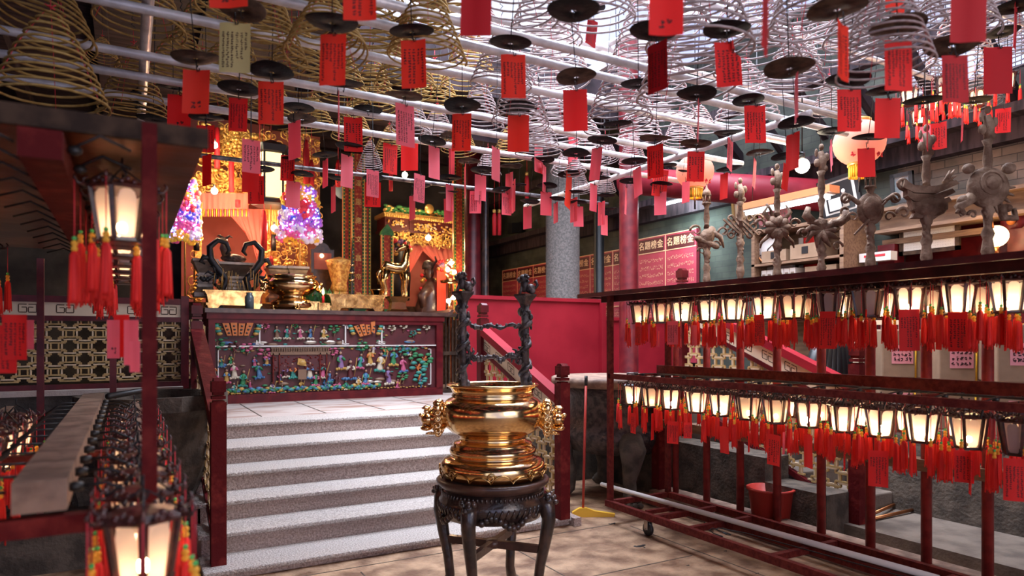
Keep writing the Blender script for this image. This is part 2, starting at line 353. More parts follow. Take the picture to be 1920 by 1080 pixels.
# roof: dark boards with an opening for the skylight
SX0, SX1, SY0, SY1, RZ = 1.9, 9.4, 2.0, 7.0, 4.8
b = MB().bb((-6.2, -5, RZ), (SX0, 12.2, RZ + .15)).bb((SX1, SY1, RZ), (9.5, 12.2, RZ + .15)).bb((SX0, -5, RZ), (SX1, SY0, RZ + .15)).bb((SX0, SY1, RZ), (SX1, 12.2, RZ + .15))
struct('ceiling', b, ['roofwood'])
b = MB()
for k in range(8): b.bb((-6 + k * .95, -3, RZ - .16), (-5.88 + k * .95, 12, RZ), 0)
for k in range(8): b.bb((SX0 - .02, 7.2 + k * .6, RZ - .12), (6.4, 7.28 + k * .6, RZ))
struct('trim_4', b, ['roofwood'])
b = MB()
for k in range(5): b.box((SX0 + (k + .5) * 1.25, (SY0 + SY1) / 2, RZ + .02), (.07, SY1 - SY0, .12))
for k in range(4): b.box(((SX0 + SX1) / 2, SY0 + (k + .5) * 1.3, RZ + .06), (SX1 - SX0, .06, .10))
struct('window_1', b, ['pipe'])
b = MB().bb((SX0 - .1, SY0 - .1, RZ - .3), (SX0 + .05, SY1 + .1, RZ)).bb((SX1 - .05, SY0, RZ - .3), (SX1 + .1, SY1, RZ)).bb((SX0, SY1, RZ - .5), (SX1, SY1 + .15, RZ)).bb((SX0, SY0 - .15, RZ - .3), (SX1, SY0, RZ))
struct('trim_5', b, ['roofwood'])
# eaves on the right: plates and sloping rafters above the brick wall
b = MB().bb((6.08, -4, 3.07), (6.42, 12, 3.24)).bb((5.92, -4, 3.24), (6.1, 12, 3.32))
b.bb((5.7, -4, 3.93), (5.8, 12, 4.05))
for k in range(18):
    y = -1 + k * .55
    b.bar((6.55, y, 3.30), (5.75, y, 3.95), .07, .09)
struct('trim_6', b, ['roofwood'])
b = MB().bb((6.32, -5, 3.24), (6.42, 12, 3.7)); struct('wall_right_gable', b, ['oldwall'])
b = MB()
b.tube([P(1170, 338, Y=6.6), P(1560, 368, X=6.1)], .16, 20)
tag(struct('red_log_beam', b, ['redbeam']), 'thick round red-painted log beam crossing behind the right paper lantern', 'beam')
b = MB().bb((3.0, 7.4, 3.9), (6.2, 7.6, 4.2))
struct('trim_7', b, ['roofwood'])
# wooden architrave and shelf board along the right wall
b = MB().bb((6.05, -3, 2.49), (6.2, 3.83, 2.65)).bb((5.96, -3, 2.46), (6.2, 3.83, 2.49)).bb((6.09, -3, 2.36), (6.2, 3.83, 2.41)).bb((5.94, -3, 2.65), (6.2, 3.83, 2.68))
struct('trim_8', b, ['wood'])
b = MB()
for y in (1.88, 2.7, 3.77): b.bb((6.05, y - .08, .13), (6.2, y + .08, 2.36))
b.bb((6.12, 1.88, 0.13), (6.16, 2.69, 1.989)); b.bb((6.09, 1.88, 1.965), (6.2, 3.75, 2.006))
struct('door_1', b, ['lacquer'])

# ------------------------------------------------------------------ columns
def col(name, px, Y, r, z0, z1, m, label, bumps=True):
    p = P(px, 560, Y=Y); b = MB()
    if bumps: b.lathe([(r * 1.5, z0), (r * 1.55, z0 + .06), (r * 1.3, z0 + .16), (r * 1.35, z0 + .2), (r, z0 + .24), (r, z1 - .02), (r, z1)], 28)
    else: b.lathe([(r, z0), (r, z1)], 28)
    return single(name, b, [m], label, 'column', (p.x, p.y, 0))
col('stone_column', 1055, 7.6, .225, PZ, RZ, 'stonecol', 'thick bare grey stone column behind the red partition')
col('iron_column', 1123, 7.9, .075, PZ, RZ, 'black', 'thin black post between the grey stone column and the red column')
col('red_column', 1179, 5.95, .105, 0, RZ, 'lacquer', 'glossy red round column at the far end of the right lantern rack')
col('dark_red_column', 886, 8.6, .115, PZ, RZ, 'lacquer', 'dark red lacquered column right of the carved altar table')
col('black_column', 910, 8.5, .05, PZ, RZ, 'ebony', 'glossy black round column touching the dark red column')

# ------------------------------------------------------------------ red partition behind the stairs
b = MB().bb((3.15, 6.62, .95), (4.96, 6.66, 1.96)).bb((3.15, 6.60, 1.93), (4.96, 6.68, 1.97)).bb((4.92, 6.56, .75), (4.98, 6.70, 1.97))
single('partition_panel', b, ['redpaint'], 'plain red partition board behind the right stair banister', 'partition')
b = MB().bb((5.0, 6.62, .75), (6.1, 6.66, 1.75)).bb((5.0, 6.60, 1.72), (6.1, 6.68, 1.76))
single('partition_panel', b, ['redpaint'], 'plain red partition board seen under the tassels of the right lantern rack', 'partition')

# ------------------------------------------------------------------ banisters with a lattice of interlocking squares
def lattice(mb, inside, x0, x1, z0, z1, c=.085, t=.016, d=.018):
    """fret of squares clipped by inside(x, z); x along the fence"""
    def hbar(xa, xb, z, m):
        n = max(1, int((xb - xa) / .02)); run = None
        for i in range(n + 1):
            x = xa + (xb - xa) * i / n; ok = inside(x, z)
            if ok and run is None: run = x
            if (not ok or i == n) and run is not None:
                if x - run > .01: mb.box(((run + x) / 2, 0, z), (x - run, d, t), m)
                run = None
    def vbar(x, za, zb, m):
        n = max(1, int((zb - za) / .02)); run = None
        for i in range(n + 1):
            z = za + (zb - za) * i / n; ok = inside(x, z)
            if ok and run is None: run = z
            if (not ok or i == n) and run is not None:
                if z - run > .01: mb.box((x, 0, (run + z) / 2), (t, d * .9, z - run), m)
                run = None
    nx = int((x1 - x0) / c) + 2; nz_ = int((z1 - z0) / c) + 2
    for i in range(nx):
        for j in range(nz_):
            x = x0 + i * c; z = z0 + j * c
            if (i + j) % 2: h, m = c * .70, 1
            else: h, m = c * .42, 0
            hbar(x - h, x + h, z - h, m); hbar(x - h, x + h, z + h, m); vbar(x - h, z - h, z + h, m); vbar(x + h, z - h, z + h, m)
def meander(mb, x, z, w, h, m, M4=None, y=-.014):
    t = w * .05
    def seg(a, b_, c_, d_): mb.add([(a, y, b_), (c_, y, b_), (c_, y, d_), (a, y, d_)], [(0, 1, 2, 3)], m, M4, False)
    for s in (-1, 1):
        cx = x + s * w * .24
        seg(cx - w * .2, z + h * .3, cx + w * .2, z + h * .3 + t); seg(cx - w * .2, z - h * .3 - t, cx + w * .2, z - h * .3)
        seg(cx + s * w * .2 - t / 2, z - h * .3, cx + s * w * .2 + t / 2, z + h * .3)
        seg(cx - s * w * .2 - t / 2, z - h * .3, cx - s * w * .2 + t / 2, z + h * .05); seg(min(cx - s * w * .2, cx + s * w * .05), z + h * .05, max(cx - s * w * .2, cx + s * w * .05), z + h * .05 + t)
def banister(name, label, X, ya, yb, za, zb, h, newel_h, side, up_h=None):
    """runs along +Y from ya (low) to yb (high); local x = world Y"""
    r = thing(name, label, 'banister', (X, ya, za))
    L = yb - ya; rise = zb - za; sl = rise / L
    rot = Matrix.Rotation(PI / 2, 4, 'Z')
    def up(mb): mb.v = [tuple(rot @ Vector(v)) for v in mb.v]; return mb
    def newel(x, z, hh):
        q = MB().box((x, 0, z + hh / 2 - .05), (.09, .09, hh - .1))
        for kk, s_ in ((-.10, .066), (-.07, .082), (-.045, .066)): q.box((x, 0, z + hh + kk), (s_, s_, .02))
        q.box((x, 0, z + hh - .0), (.085, .085, .07)); q.prism([(x - .0425, z + hh + .035), (x + .0425, z + hh + .035), (x + .02, z + hh + .055), (x - .02, z + hh + .055)], -.03, .03)
        return up(q)
    part('newel', newel(0, 0, newel_h), ['wornred'], r); part('newel', newel(L, rise, up_h or newel_h), ['lacquer'], r)
    q = MB().prism([(.045, h - .10), (L - .045, h - .10 + L * sl), (L - .045, h - .03 + L * sl), (.045, h - .03)], -.05, .05); part('handrail', up(q), ['redpaint' if side > 0 else 'wornred'], r)
    q = MB().prism([(.045, h - .24), (L - .045, h - .24 + L * sl), (L - .045, h - .11 + L * sl), (.045, h - .11)], -.012, .012)
    n = int(L / .22)
    M4 = Matrix(((1, 0, 0, 0), (0, 1, 0, 0), (sl, 0, 1, 0), (0, 0, 0, 1)))
    for s_ in (-.0135, .0135):
        for k in range(n): meander(q, (k + .5) * L / n, h - .175, .13, .10, 1, M4, s_)
    part('meander_band', up(q), ['meander', 'darkwood'], r, 'cream band with dark key pattern')
    q = MB().prism([(.045, h - .28), (L - .045, h - .28 + L * sl), (L - .045, h - .24 + L * sl), (.045, h - .24)], -.022, .022)
    q.prism([(.045, .04), (L - .045, .04 + L * sl), (L - .045, .09 + L * sl), (.045, .09)], -.022, .022); part('rail', up(q), ['lacquer'], r)
    q = MB(); lattice(q, lambda x, z: .05 < x < L - .05 and .09 + sl * x < z < h - .28 + sl * x, 0, L, 0, h + rise, .105, .014)
    part('lattice', up(q), ['lattice', 'latticegold'], r, 'tan lattice of interlocking squares'); return r
banister('stair_banister', 'left red stair banister seen almost edge on', .50, 4.70, 6.25, .067, .611, 1.0, 1.13, -1)
banister('stair_banister', 'right red stair banister behind the brass censer', 3.02, 4.55, 5.95, .067, .611, 1.02, 1.18, 1)
banister('stair_banister', 'red stair banister of the further stair, behind the right lantern rack', 4.72, 3.16, 5.0, .13, .85, 1.08, 1.28, 1)

# key-pattern fence behind the left rack
r = thing('lattice_fence', 'long horizontal lattice fence with key pattern top band on the left', 'fence', (-4.2, 6.42, 1.10))
L = 4.62
b = MB().box((L / 2, 0, .71), (L, .05, .05)).box((L / 2, 0, .56), (L, .05, .04)).box((L / 2, 0, .02), (L, .05, .04)); part('rail', b, ['lacquer'], r)
b = MB().box((L / 2, 0, .635), (L, .02, .11))
for k in range(19): meander(b, (k + .5) * L / 19, .635, .13, .09, 1, None, -.0115)
part('meander_band', b, ['meander', 'darkwood'], r, 'cream band with dark key pattern')
b = MB(); lattice(b, lambda x, z: .04 < z < .55, 0, L, .04, .55, .10, .02); part('lattice', b, ['lattice', 'latticegold'], r)
for x in (0, 1.5, 3.0, L): part('post', MB().box((x, 0, .37), (.06, .06, .78)), ['lacquer'], r)

# ------------------------------------------------------------------ second stair and ground on the right
b = MB()
for i in range(5): b.bb((4.78, 3.3 + i * .42, 0), (6.1, 6.8, .13 + (i + 1) * .135), 0)
s2 = struct('stone_steps_right', b, ['slab']); m_ = s2.modifiers.new('soft', 'BEVEL'); m_.width = .012; m_.segments = 2
b = MB().bb((4.42, 3.2, 0), (4.70, 6.75, .36)).bb((4.42, 3.75, .36), (4.70, 6.75, .55)).bb((3.3, 5.95, 0), (4.7, 6.75, .72)); struct('trim_9', b, ['concrete'])
b = MB().tube([P(1640, 962, Z=.17), P(1700, 935, Z=.16), P(1860, 893, Z=.16)], .012, 8).tube([(4.72, 3.14, .145), (6.1, 3.14, .16)], .014, 8)
single('conduit_pipe', b, ['copper'], 'thin shiny conduit pipe along the foot of the far stone step', 'pipe')
b = MB().bb((4.50, 4.45, .0), (4.60, 4.6, .5)); single('junction_box', b, ['concrete'], 'small concrete junction block low behind the standards', 'block')

# cardboard boxes
def cbox(px, py, w, d_, h, z, rz, X, label):
    p = P(px, py, X=X); b = MB().box((0, 0, h / 2), (w, d_, h)); 
    q = thing('cardboard_box', label, 'box', (p.x, p.y, z), rz, 'cardboard boxes stacked behind the right rack')
    ob = part('carton', b, ['cardboard'], q); mm = ob.modifiers.new('soft', 'BEVEL'); mm.width = .012; mm.segments = 2
    f = MB(); x = -w / 2 - .003; 
    f.bb((-w * .32, -d_ / 2 - .004, h * .30), (w * .08, -d_ / 2 - .002, h * .68)); scribble(f, -w * .3, w * .06, h * .34, h * .64, 5, 3, -d_ / 2 - .006, 1)
    part('shipping_label', f, ['pinkpaper', 'ink'], q, 'pink paper slip')
    f = MB().tube([(w * .12, -d_ / 2 - .006, 0), (w * .13, -d_ / 2 - .006, h), (w * .13, d_ / 2 + .006, h + .004), (w * .12, d_ / 2 + .006, 0)], .007, 5, 0)
    part('strap', f, ['yellow'], q, 'yellow plastic strap')
# boxes stand on the upper steps
for px_, Y_, w, h1, h2, nm in ((1692, 5.72, .40, .37, .40, 'left'), (1800, 5.70, .40, .35, .40, 'middle'), (1915, 5.68, .44, .38, .42, 'right')):
    zb = .80
    cbox(px_, 700, w, .34, h1, zb, -.80, Y_, 'brown cardboard box, lower one of the %s stack behind the rack' % nm)
    cbox(px_, 620, w, .34, h2, zb + h1 + .004, -.76, Y_, 'brown cardboard box with pink slip, upper one of the %s stack' % nm)
single('stone_bench', MB().bb((5.38, 2.2, .13), (6.04, 3.9, .80)), ['concrete'], 'low concrete bench under the stacked cardboard boxes', 'bench')
# wire frame and draped cloth between the banister and the boxes
p = P(1652, 650, X=5.7); r = thing('wire_screen', 'tan framed wire mesh screen standing left of the boxes', 'screen', (p.x, p.y, .80), -.8)
b = MB().box((-.2, 0, .42), (.04, .03, .84)).box((.2, 0, .42), (.04, .03, .84)).box((0, 0, .02), (.44, .03, .04)).box((0, 0, .84), (.44, .03, .04)); part('frame', b, ['meander'], r)
b = MB()
for k in range(9): b.box((-.18 + k * .045, 0, .42), (.004, .004, .8))
for k in range(16): b.box((0, 0, .05 + k * .052), (.38, .004, .004))
part('mesh', b, ['white'], r)
p = P(1560, 620, X=5.5); b = MB()
pts = [(-.30, .15), (-.24, .75), (-.05, 1.0), (.12, .85), (.30, .15)]
for k in range(7): b.tube([(-.28 + k * .09, .02 * math.sin(k * 2), .0), (-.24 + k * .08, .03, .45), (-.1 + k * .035, .0, .98 - abs(k - 3) * .03)], [.075, .07, .045], 8)
single('draped_cloth', b, ['black'], 'dark navy cloth draped behind the further stair banister', 'cloth', (p.x, p.y, .75))
# red bucket
p = P(1510, 945, Z=.0); p = P(1515, 985, d=5.35); b = MB().lathe([(.12, 0), (.125, .01), (.165, .33), (.18, .335), (.18, .35), (.16, .35), (.118, .02), (0, .02)], 28)
single('red_bucket', b, ['plasticred'], 'red plastic bucket standing behind the ceremonial poles', 'bucket', (4.33, 3.62, 0))

# ------------------------------------------------------------------ round stone table and broom
r = thing('stone_table', 'round grey stone table with carved claw legs left of the right rack', 'table', (4.1, 5.25, 0))
part('table_top', MB().lathe([(.0, 1.05), (.58, 1.05), (.62, 1.08), (.62, 1.13), (.60, 1.14), (0, 1.14)], 48), ['dustybeam'], r)
part('table_body', MB().lathe([(.0, .42), (.42, .44), (.50, .55), (.52, .62), (.46, .70), (.44, .95), (.52, 1.05), (0, 1.05)], 48), ['iron'], r)
for k in range(4):
    a = -1.95 + k * PI / 2; q = MB(); ca, sa = math.cos(a), math.sin(a)
    q.tube([(ca * .46, sa * .46, .60), (ca * .54, sa * .54, .50), (ca * .50, sa * .50, .36), (ca * .44, sa * .44, .22), (ca * .46, sa * .46, .09), (ca * .54, sa * .54, .04), (ca * .56, sa * .56, .02)], [.11, .12, .085, .06, .065, .08, .05], 12)
    for s_ in (-.05, 0, .05): q.ball((ca * .60 - sa * s_, sa * .60 + ca * s_, .03), (.03, .03, .028))
    q.ball((ca * .58, sa * .58, .52), (.05, .05, .06)); part('leg', q, ['concrete'], r)
part('handle', MB().tube([(-.1, -.3, 1.14), (-.1, -.3, 1.18), (.02, -.3, 1.18), (.02, -.3, 1.14)], .01, 8), ['iron'], r)
p = P(1093, 962, Z=.03)
r = thing('broom', 'long broom with thin red handle and yellow head leaning by the banister', 'broom', (p.x, p.y, 0))
t_ = P(1099, 705, d=(p.x * FW[0] + p.y * FW[1]) + .1); q = MB().tube([(0, 0, .04), t_ - Vector((p.x, p.y, 0))], .011, 10); part('broomstick', q, ['plasticred'], r)
tt = t_ - Vector((p.x, p.y, 0)); q = MB().tube([tt * .93, tt * 1.0], .014, 10); part('grip', q, ['black'], r)
q = MB().prism([(-.09, .0), (.26, .0), (.27, .025), (.10, .05), (.03, .075), (-.03, .075), (-.09, .04)], -.02, .02); o = part('broom_head', q, ['yellow'], r); o.rotation_euler = (0, 0, -.5)
# ------------------------------------------------------------------ round stand and brass censer in front
pc = P(924, 893, d=3.9); SX, SY = pc.x, pc.y
r = thing('round_stand', 'dark carved round wooden stand carrying the big brass censer', 'stand', (SX, SY, 0), -TH)
part('stand_top', MB().lathe([(0, .655), (.27, .655), (.285, .66), (.30, .672), (.318, .69), (.322, .705), (.312, .716), (.29, .716), (.285, .713), (0, .713)], 56), ['ebonytop'], r)
b = MB().lathe([(.26, .50), (.275, .50), (.31, .57), (.305, .60), (.285, .63), (.275, .655), (.25, .655)], 64)
for k in range(72):
    a = 2 * PI * k / 72; b.ball((.287 * math.cos(a), .287 * math.sin(a), .636), (.007, .007, .014), 0, 6, 3)
for k in range(4):
    a0 = math.radians(-66 + 90 * k)
    for j in range(14):
        a = a0 + (j - 7) * .085; z = .51 - .03 * math.cos((j - 7) / 7 * PI * 1.5)
        b.ball((.292 * math.cos(a), .292 * math.sin(a), z + .01), (.02, .02, .022), 0, 7, 4)
    for j in range(10):
        a = a0 + (j - 4.5) * .11; b.tube([(.30 * math.cos(a), .30 * math.sin(a), .54), (.312 * math.cos(a + .03), .312 * math.sin(a + .03), .57), (.306 * math.cos(a + .06), .306 * math.sin(a + .06), .59)], .006, 5)
part('apron', b, ['ebony'], r)
for k in range(4):
    a = math.radians(-111 + 90 * k); ca, sa = math.cos(a), math.sin(a); q = MB()
    q.tube([(ca * R_, sa * R_, z) for R_, z in ((.30, .62), (.325, .57), (.335, .50), (.315, .38), (.285, .24), (.27, .12), (.30, .04), (.335, .015))], [.042, .046, .040, .034, .029, .028, .032, .036], 12)
    q.ball((ca * .335, sa * .335, .02), (.045, .045, .022))
    q.ball((ca * .335, sa * .335, .605), (.035, .035, .045)); 
    for s_ in (-1, 1):
        q.ball((ca * .365 - sa * .016 * s_, sa * .365 + ca * .016 * s_, .625), .012); q.ball((ca * .34 - sa * .035 * s_, sa * .34 + ca * .035 * s_, .63), (.016, .016, .02))
    q.ball((ca * .375, sa * .375, .60), (.018, .018, .014)); part('leg', q, ['ebony'], r)
b = MB()
for k in range(2):
    a = math.radians(-111 + 90 * k); ca, sa = math.cos(a), math.sin(a)
    b.bar((-ca * .30, -sa * .30, .33), (ca * .30, sa * .30, .33), .032, .042)
b.lathe([(.0, .31), (.04, .31), (.04, .35), (0, .355)], 16); part('stretcher', b, ['ebonytop'], r)

r = thing('brass_censer', 'big polished brass incense censer with lion head handles on the round stand', 'incense burner', (SX, SY, .716), -TH)
prof = [(0, .0), (.262, 0), (.285, .012), (.296, .035), (.300, .06), (.294, .085), (.275, .105), (.25, .115), (.238, .118), (.236, .128), (.244, .138), (.247, .152), (.240, .168), (.225, .178), (.226, .19), (.218, .20), (.195, .206), (.188, .215), (.190, .235), (.205, .243),
        (.232, .255), (.262, .280), (.283, .315), (.293, .355), (.290, .392), (.278, .420), (.258, .440), (.236, .450), (.231, .456), (.236, .463), (.229, .470), (.231, .485), (.242, .505), (.260, .515), (.263, .522), (.258, .528), (.246, .528), (.238, .52), (.226, .48), (.22, .46), (0, .46)]
b = MB().lathe(prof, 72); part('body', b, ['brass'], r)
part('ash_bed', MB().lathe([(0, .472), (.1, .482), (.16, .478), (.222, .472), (.222, .461), (0, .461)], 40), ['ash'], r, 'grey incense ash')
b = MB()      # scrolled foot border
for k in range(8):
    a0 = 2 * PI * k / 8
    def on(a, z): rr = .303 if z > .03 else .30; return (rr * math.cos(a), rr * math.sin(a), z)
    b.tube([on(a0 + t_ * .785, .012 + .045 * abs(math.sin(t_ * PI * 2)) ** .7 * (1 if t_ < .5 else .75)) for t_ in [i / 24 for i in range(25)]], .0045, 5)
    b.tube([on(a0 + .08 * math.cos(t_ * 9) * (1 - t_ * .75), .048 + .026 * math.sin(t_ * 9) * (1 - t_ * .75)) for t_ in [i / 16 for i in range(17)]], .005, 5)
part('scroll_border', b, ['oldbrass'], r)
for s in (-1, 1):   # lion heads
    b = MB(); cx = s * .318; z = .33
    b.ball((cx * .97, 0, z), (.065, .075, .075), 0, 16, 10); b.ball((cx + s * .05, -.01, z - .005), (.042, .05, .035), 0, 12, 8)
    b.ball((cx + s * .06, -.01, z - .055), (.035, .042, .016), 0, 12, 6); b.ball((cx + s * .088, -.01, z + .018), (.016, .026, .014))
    for q in (-1, 1):
        b.ball((cx + s * .055, q * .036 - .01, z + .042), .017); b.ball((cx + s * .06, q * .036 - .01, z + .062), (.024, .018, .009)); b.ball((cx - s * .01, q * .075, z + .06), (.022, .016, .034))
        for k in range(7):
            a = -1.3 + k * .45; pz = z + .082 * math.sin(a); py = q * (.078 * math.cos(a * .6))
            b.tube([(cx - s * .01 + s * .022 * math.cos(t_ * 7) * (1 - t_ * .6), py + q * .008 * t_, pz + .022 * math.sin(t_ * 7) * (1 - t_ * .6)) for t_ in [i / 9 for i in range(10)]], .0085, 6)
    for k in range(5): b.ball((cx + s * .078, -.03 + k * .012, z - .038), (.005, .004, .012), 0, 5, 3)
    b.tube([(cx + s * (.03 + .03 * math.sin(t_ * 6.28)), -.05 * math.cos(t_ * 6.28), z - .075 - .02 * math.sin(t_ * 3.14)) for t_ in [i / 14 for i in range(15)]], .007, 6)
    for k in range(6): b.ball((cx - s * .01 + s * .01 * (k % 2), -.05 + k * .02, z + .088), (.022, .018, .016))
    part('lion_handle', b, ['brass'], r)
r = thing('iron_candle_frame', 'black wrought iron frame with dragon posts and two lions rising from the censer', 'iron frame', (SX, SY, 1.195), -TH)
rnd = random.Random(3)
for s, x, top in ((-1, -.172, .575), (1, .185, .560)):
    b = MB().tube([(x, 0, 0), (x, 0, top)], .023, 12)
    b.lathe([(.025, 0), (.034, .02), (.025, .05), (.03, .09), (.022, .12)], 12, (x, 0, 0))
    n = 60; b.tube([(x + .030 * math.cos(i * .38), .030 * math.sin(i * .38), .04 + (top - .12) * i / n) for i in range(n + 1)], [.013 + .005 * math.sin(i * .7) for i in range(n + 1)], 7)
    for k in range(34):
        a = rnd.uniform(0, 6.28); zz = rnd.uniform(.05, top - .08); b.ball((x + .034 * math.cos(a), .034 * math.sin(a), zz), (rnd.uniform(.006, .014), rnd.uniform(.006, .014), rnd.uniform(.008, .02)), 0, 6, 4)
    b.lathe([(.022, top - .09), (.034, top - .05), (.045, top - .035), (.064, top - .012), (.064, top)], 4, (x, 0, 0), smooth=False, M4=None)
    part('dragon_post', b, ['iron'], r)
    b = MB(); lx = x - s * .012; z = top    # lion seated on the post
    b.ball((x + .03 * 1, 0, z + .03), (.03, .024, .028), 0, 10, 6); b.ball((x - .005, 0, z + .045), (.024, .022, .036), 0, 10, 6); b.ball((x - .012, 0, z + .088), (.024, .023, .024), 0, 10, 6)
    b.ball((x - .036, 0, z + .082), (.014, .014, .012)); b.ball((x - .03, 0, z + .068), (.011, .012, .006))
    for q in (-1, 1):
        b.tube([(x - .02, q * .012, z + .04), (x - .03, q * .013, z)], .008, 6); b.ball((x + .04, q * .018, z + .015), (.018, .009, .016)); b.ball((x, q * .02, z + .105), (.008, .006, .01))
    for k in range(6): b.ball((x + .008 + .008 * (k % 2), 0, z + .105 - k * .011), (.01, .018, .009), 0, 6, 4)
    b.tube([(x + .055, 0, z + .03), (x + .07, 0, z + .05), (x + .06, 0, z + .075), (x + .048, 0, z + .065)], [.008, .009, .011, .005], 7); part('lion_finial', b, ['iron'], r)
for z, n in ((.385, 9), (.205, 14)):
    b = MB(); pts = [(-.172 + .357 * i / 20, .006 * math.sin(i), z + .008 * math.sin(i * .9) - .012 * math.sin(i / 20 * PI)) for i in range(21)]
    b.tube(pts, [.010 + .004 * math.sin(i * 1.7) for i in range(21)], 8)
    for k in range(n * 2):
        i = rnd.randrange(2, 19); q = pts[i]; b.ball((q[0], q[1] + rnd.uniform(-.012, .012), q[2] + rnd.uniform(-.012, .014)), rnd.uniform(.007, .015), 0, 6, 4)
    if z < .3:
        for x in (-.13, .14):
            for k in range(7): a = k * .9; b.tube([(x, 0, z), (x + .035 * math.cos(a), .01, z + .035 * math.sin(a)), (x + .05 * math.cos(a + .4), .012, z + .05 * math.sin(a + .4))], [.012, .009, .004], 6)
    part('cross_bar', b, ['iron'], r)

# ------------------------------------------------------------------ the carved altar table
AY = 8.5; AX0, AX1, AT = .80, 3.70, 1.85
r = thing('altar_table', 'long dark red altar table with colourful carved figure panels', 'altar', (AX0, AY, PZ))
W = AX1 - AX0; Ht = AT - PZ
b = MB().bb((-.04, -.05, Ht - .05), (W + .05, .95, Ht)); b.prism([(W + .05, Ht - .05), (W + .12, Ht - .03), (W + .15, Ht + .04), (W + .13, Ht + .045), (W + .06, Ht)], -.05, .95)
part('table_top', b, ['ebonytop'], r)
b = MB().bb((-.02, -.03, Ht - .12), (W + .02, .9, Ht - .05)).bb((0, -.015, Ht - .17), (W, .88, Ht - .12)).bb((0, -.02, 0), (W, .88, .07)).bb((0, -.01, .07), (W, .88, .10))
b.bb((0, -.02, .1), (.07, .88, Ht - .17)).bb((W - .09, -.02, .1), (W, .88, Ht - .17)).bb((.07, .03, .1), (W - .09, .86, Ht - .17), 1)
part('carcass', b, ['lacquer', 'maroon'], r)
b = MB()     # white fret dividers
zr = .665; ztop = Ht - .175
def fx(px): return P(px, 640, Y=AY).x - AX0
b.bb((.07, .0, zr - .008), (W - .09, .03, zr + .008))
for px in (487, 648, 716):
    x = fx(px)
    b.bb((x - .008, 0, zr), (x + .008, .03, ztop)); b.bb((x - .035, 0, ztop - .012), (x + .035, .028, ztop)); b.bb((x - .045, 0, zr + .018), (x + .045, .028, zr + .03)); b.bb((x + .02, 0, ztop - .05), (x + .035, .028, ztop)); b.bb((x - .04, 0, zr + .03), (x - .028, .028, zr + .07))
b.bb((W - .17, 0, .14), (W - .16, .03, .62)).bb((W - .20, 0, .14), (W - .16, .028, .15)).bb((W - .20, 0, .61), (W - .16, .028, .62)); b.bb((.10, 0, .14), (.11, .03, .62))
part('fret_divider', b, ['white'], r)
FIG = ['blue', 'teal', 'green', 'violet', 'ochre', 'rose', 'maroon', 'cream', 'orange', 'brownfig']
rnd = random.Random(11)
def figure(x, z, h, c1, c2, cl, lean=0, staff=False, y=.012):
    q = MB(); M4 = Matrix.Translation((x, y, z)) @ Matrix.Rotation(lean, 4, 'Y')
    q.lathe([(h * .20, 0), (h * .17, h * .1), (h * .13, h * .35), (h * .15, h * .52), (h * .14, h * .66), (h * .05, h * .74)], 10, (0, 0, 0), 0, M4, True, 1, .55)
    q.ball((0, -.004, h * .84), (h * .085, h * .08, h * .11), 1, 8, 6, None) if False else q.add(*_ball(M4, (0, -.006, h * .85), h * .09), 1)
    q.add(*_ball(M4, (0, .0, h * .94), h * .065), 2)
    for s in (-1, 1):
        q.tube([M4 @ Vector((s * h * .12, -.005, h * .62)), M4 @ Vector((s * h * .2, -.02, h * .46)), M4 @ Vector((s * h * .05, -.03, h * .42 + rnd.uniform(-.1, .25) * h))], [h * .06, h * .065, h * .04], 6, 3)
    if staff: q.tube([M4 @ Vector((h * .15, -.03, h * .1)), M4 @ Vector((h * .32, -.03, h * 1.05))], h * .018, 5, 4)
    for k in range(5): q.add(*_ball(M4, ((k - 2) * h * .12, -.008, -.005 + .006 * (k % 2)), h * .085), 5)
    return q, [c1, 'skin', 'black', c2, 'ochre', cl]
def _ball(M4, c, rr):
    t = MB().ball(c, rr, 0, 8, 5, None); return [tuple(M4 @ Vector(v)) for v in t.v], t.f
lower = [(415, 672, .13), (425, 700, .17), (440, 690, .2), (455, 705, .2), (470, 715, .12), (487, 690, .2), (510, 720, .14), (536, 690, .16), (550, 690, .2), (565, 715, .14), (581, 690, .22), (592, 705, .18), (605, 690, .2), (618, 700, .15), (640, 672, .24), (658, 690, .26), (675, 672, .2), (695, 665, .22), (712, 675, .26), (738, 665, .24), (757, 678, .22), (685, 702, .2), (730, 700, .24), (530, 722, .10), (440, 722, .14), (500, 668, .15), (402, 690, .15), (432, 668, .13), (478, 672, .13), (524, 700, .13), (612, 716, .1), (632, 705, .17), (650, 715, .12), (672, 712, .17), (700, 648, .12), (722, 652, .13), (745, 712, .12), (765, 650, .14)]
for k, (px, py, h) in enumerate(lower):
    p = P(px, py + 10, Y=AY); c = FIG[(k * 3 + 1) % 8]; c2 = FIG[(k * 5 + 4) % 9]
    q, ms = figure(p.x - AX0, p.z - PZ - h * .25, h * .95, c, c2, ['blue', 'rose', 'cream', 'teal', 'ochre'][k % 5], rnd.uniform(-.12, .12), k % 3 == 0); part('carved_figure', q, ms, r)
for k, px in enumerate((520, 538, 564, 582, 607)):
    p = P(px, 634, Y=AY); q, ms = figure(p.x - AX0, p.z - PZ - .0, .155, ['brownfig', 'teal', 'rose', 'blue', 'ochre'][k], ['teal', 'rose', 'cream', 'brownfig', 'cream'][k], 'cream', rnd.uniform(-.1, .1), k % 2 == 1); part('carved_figure', q, ms, r)
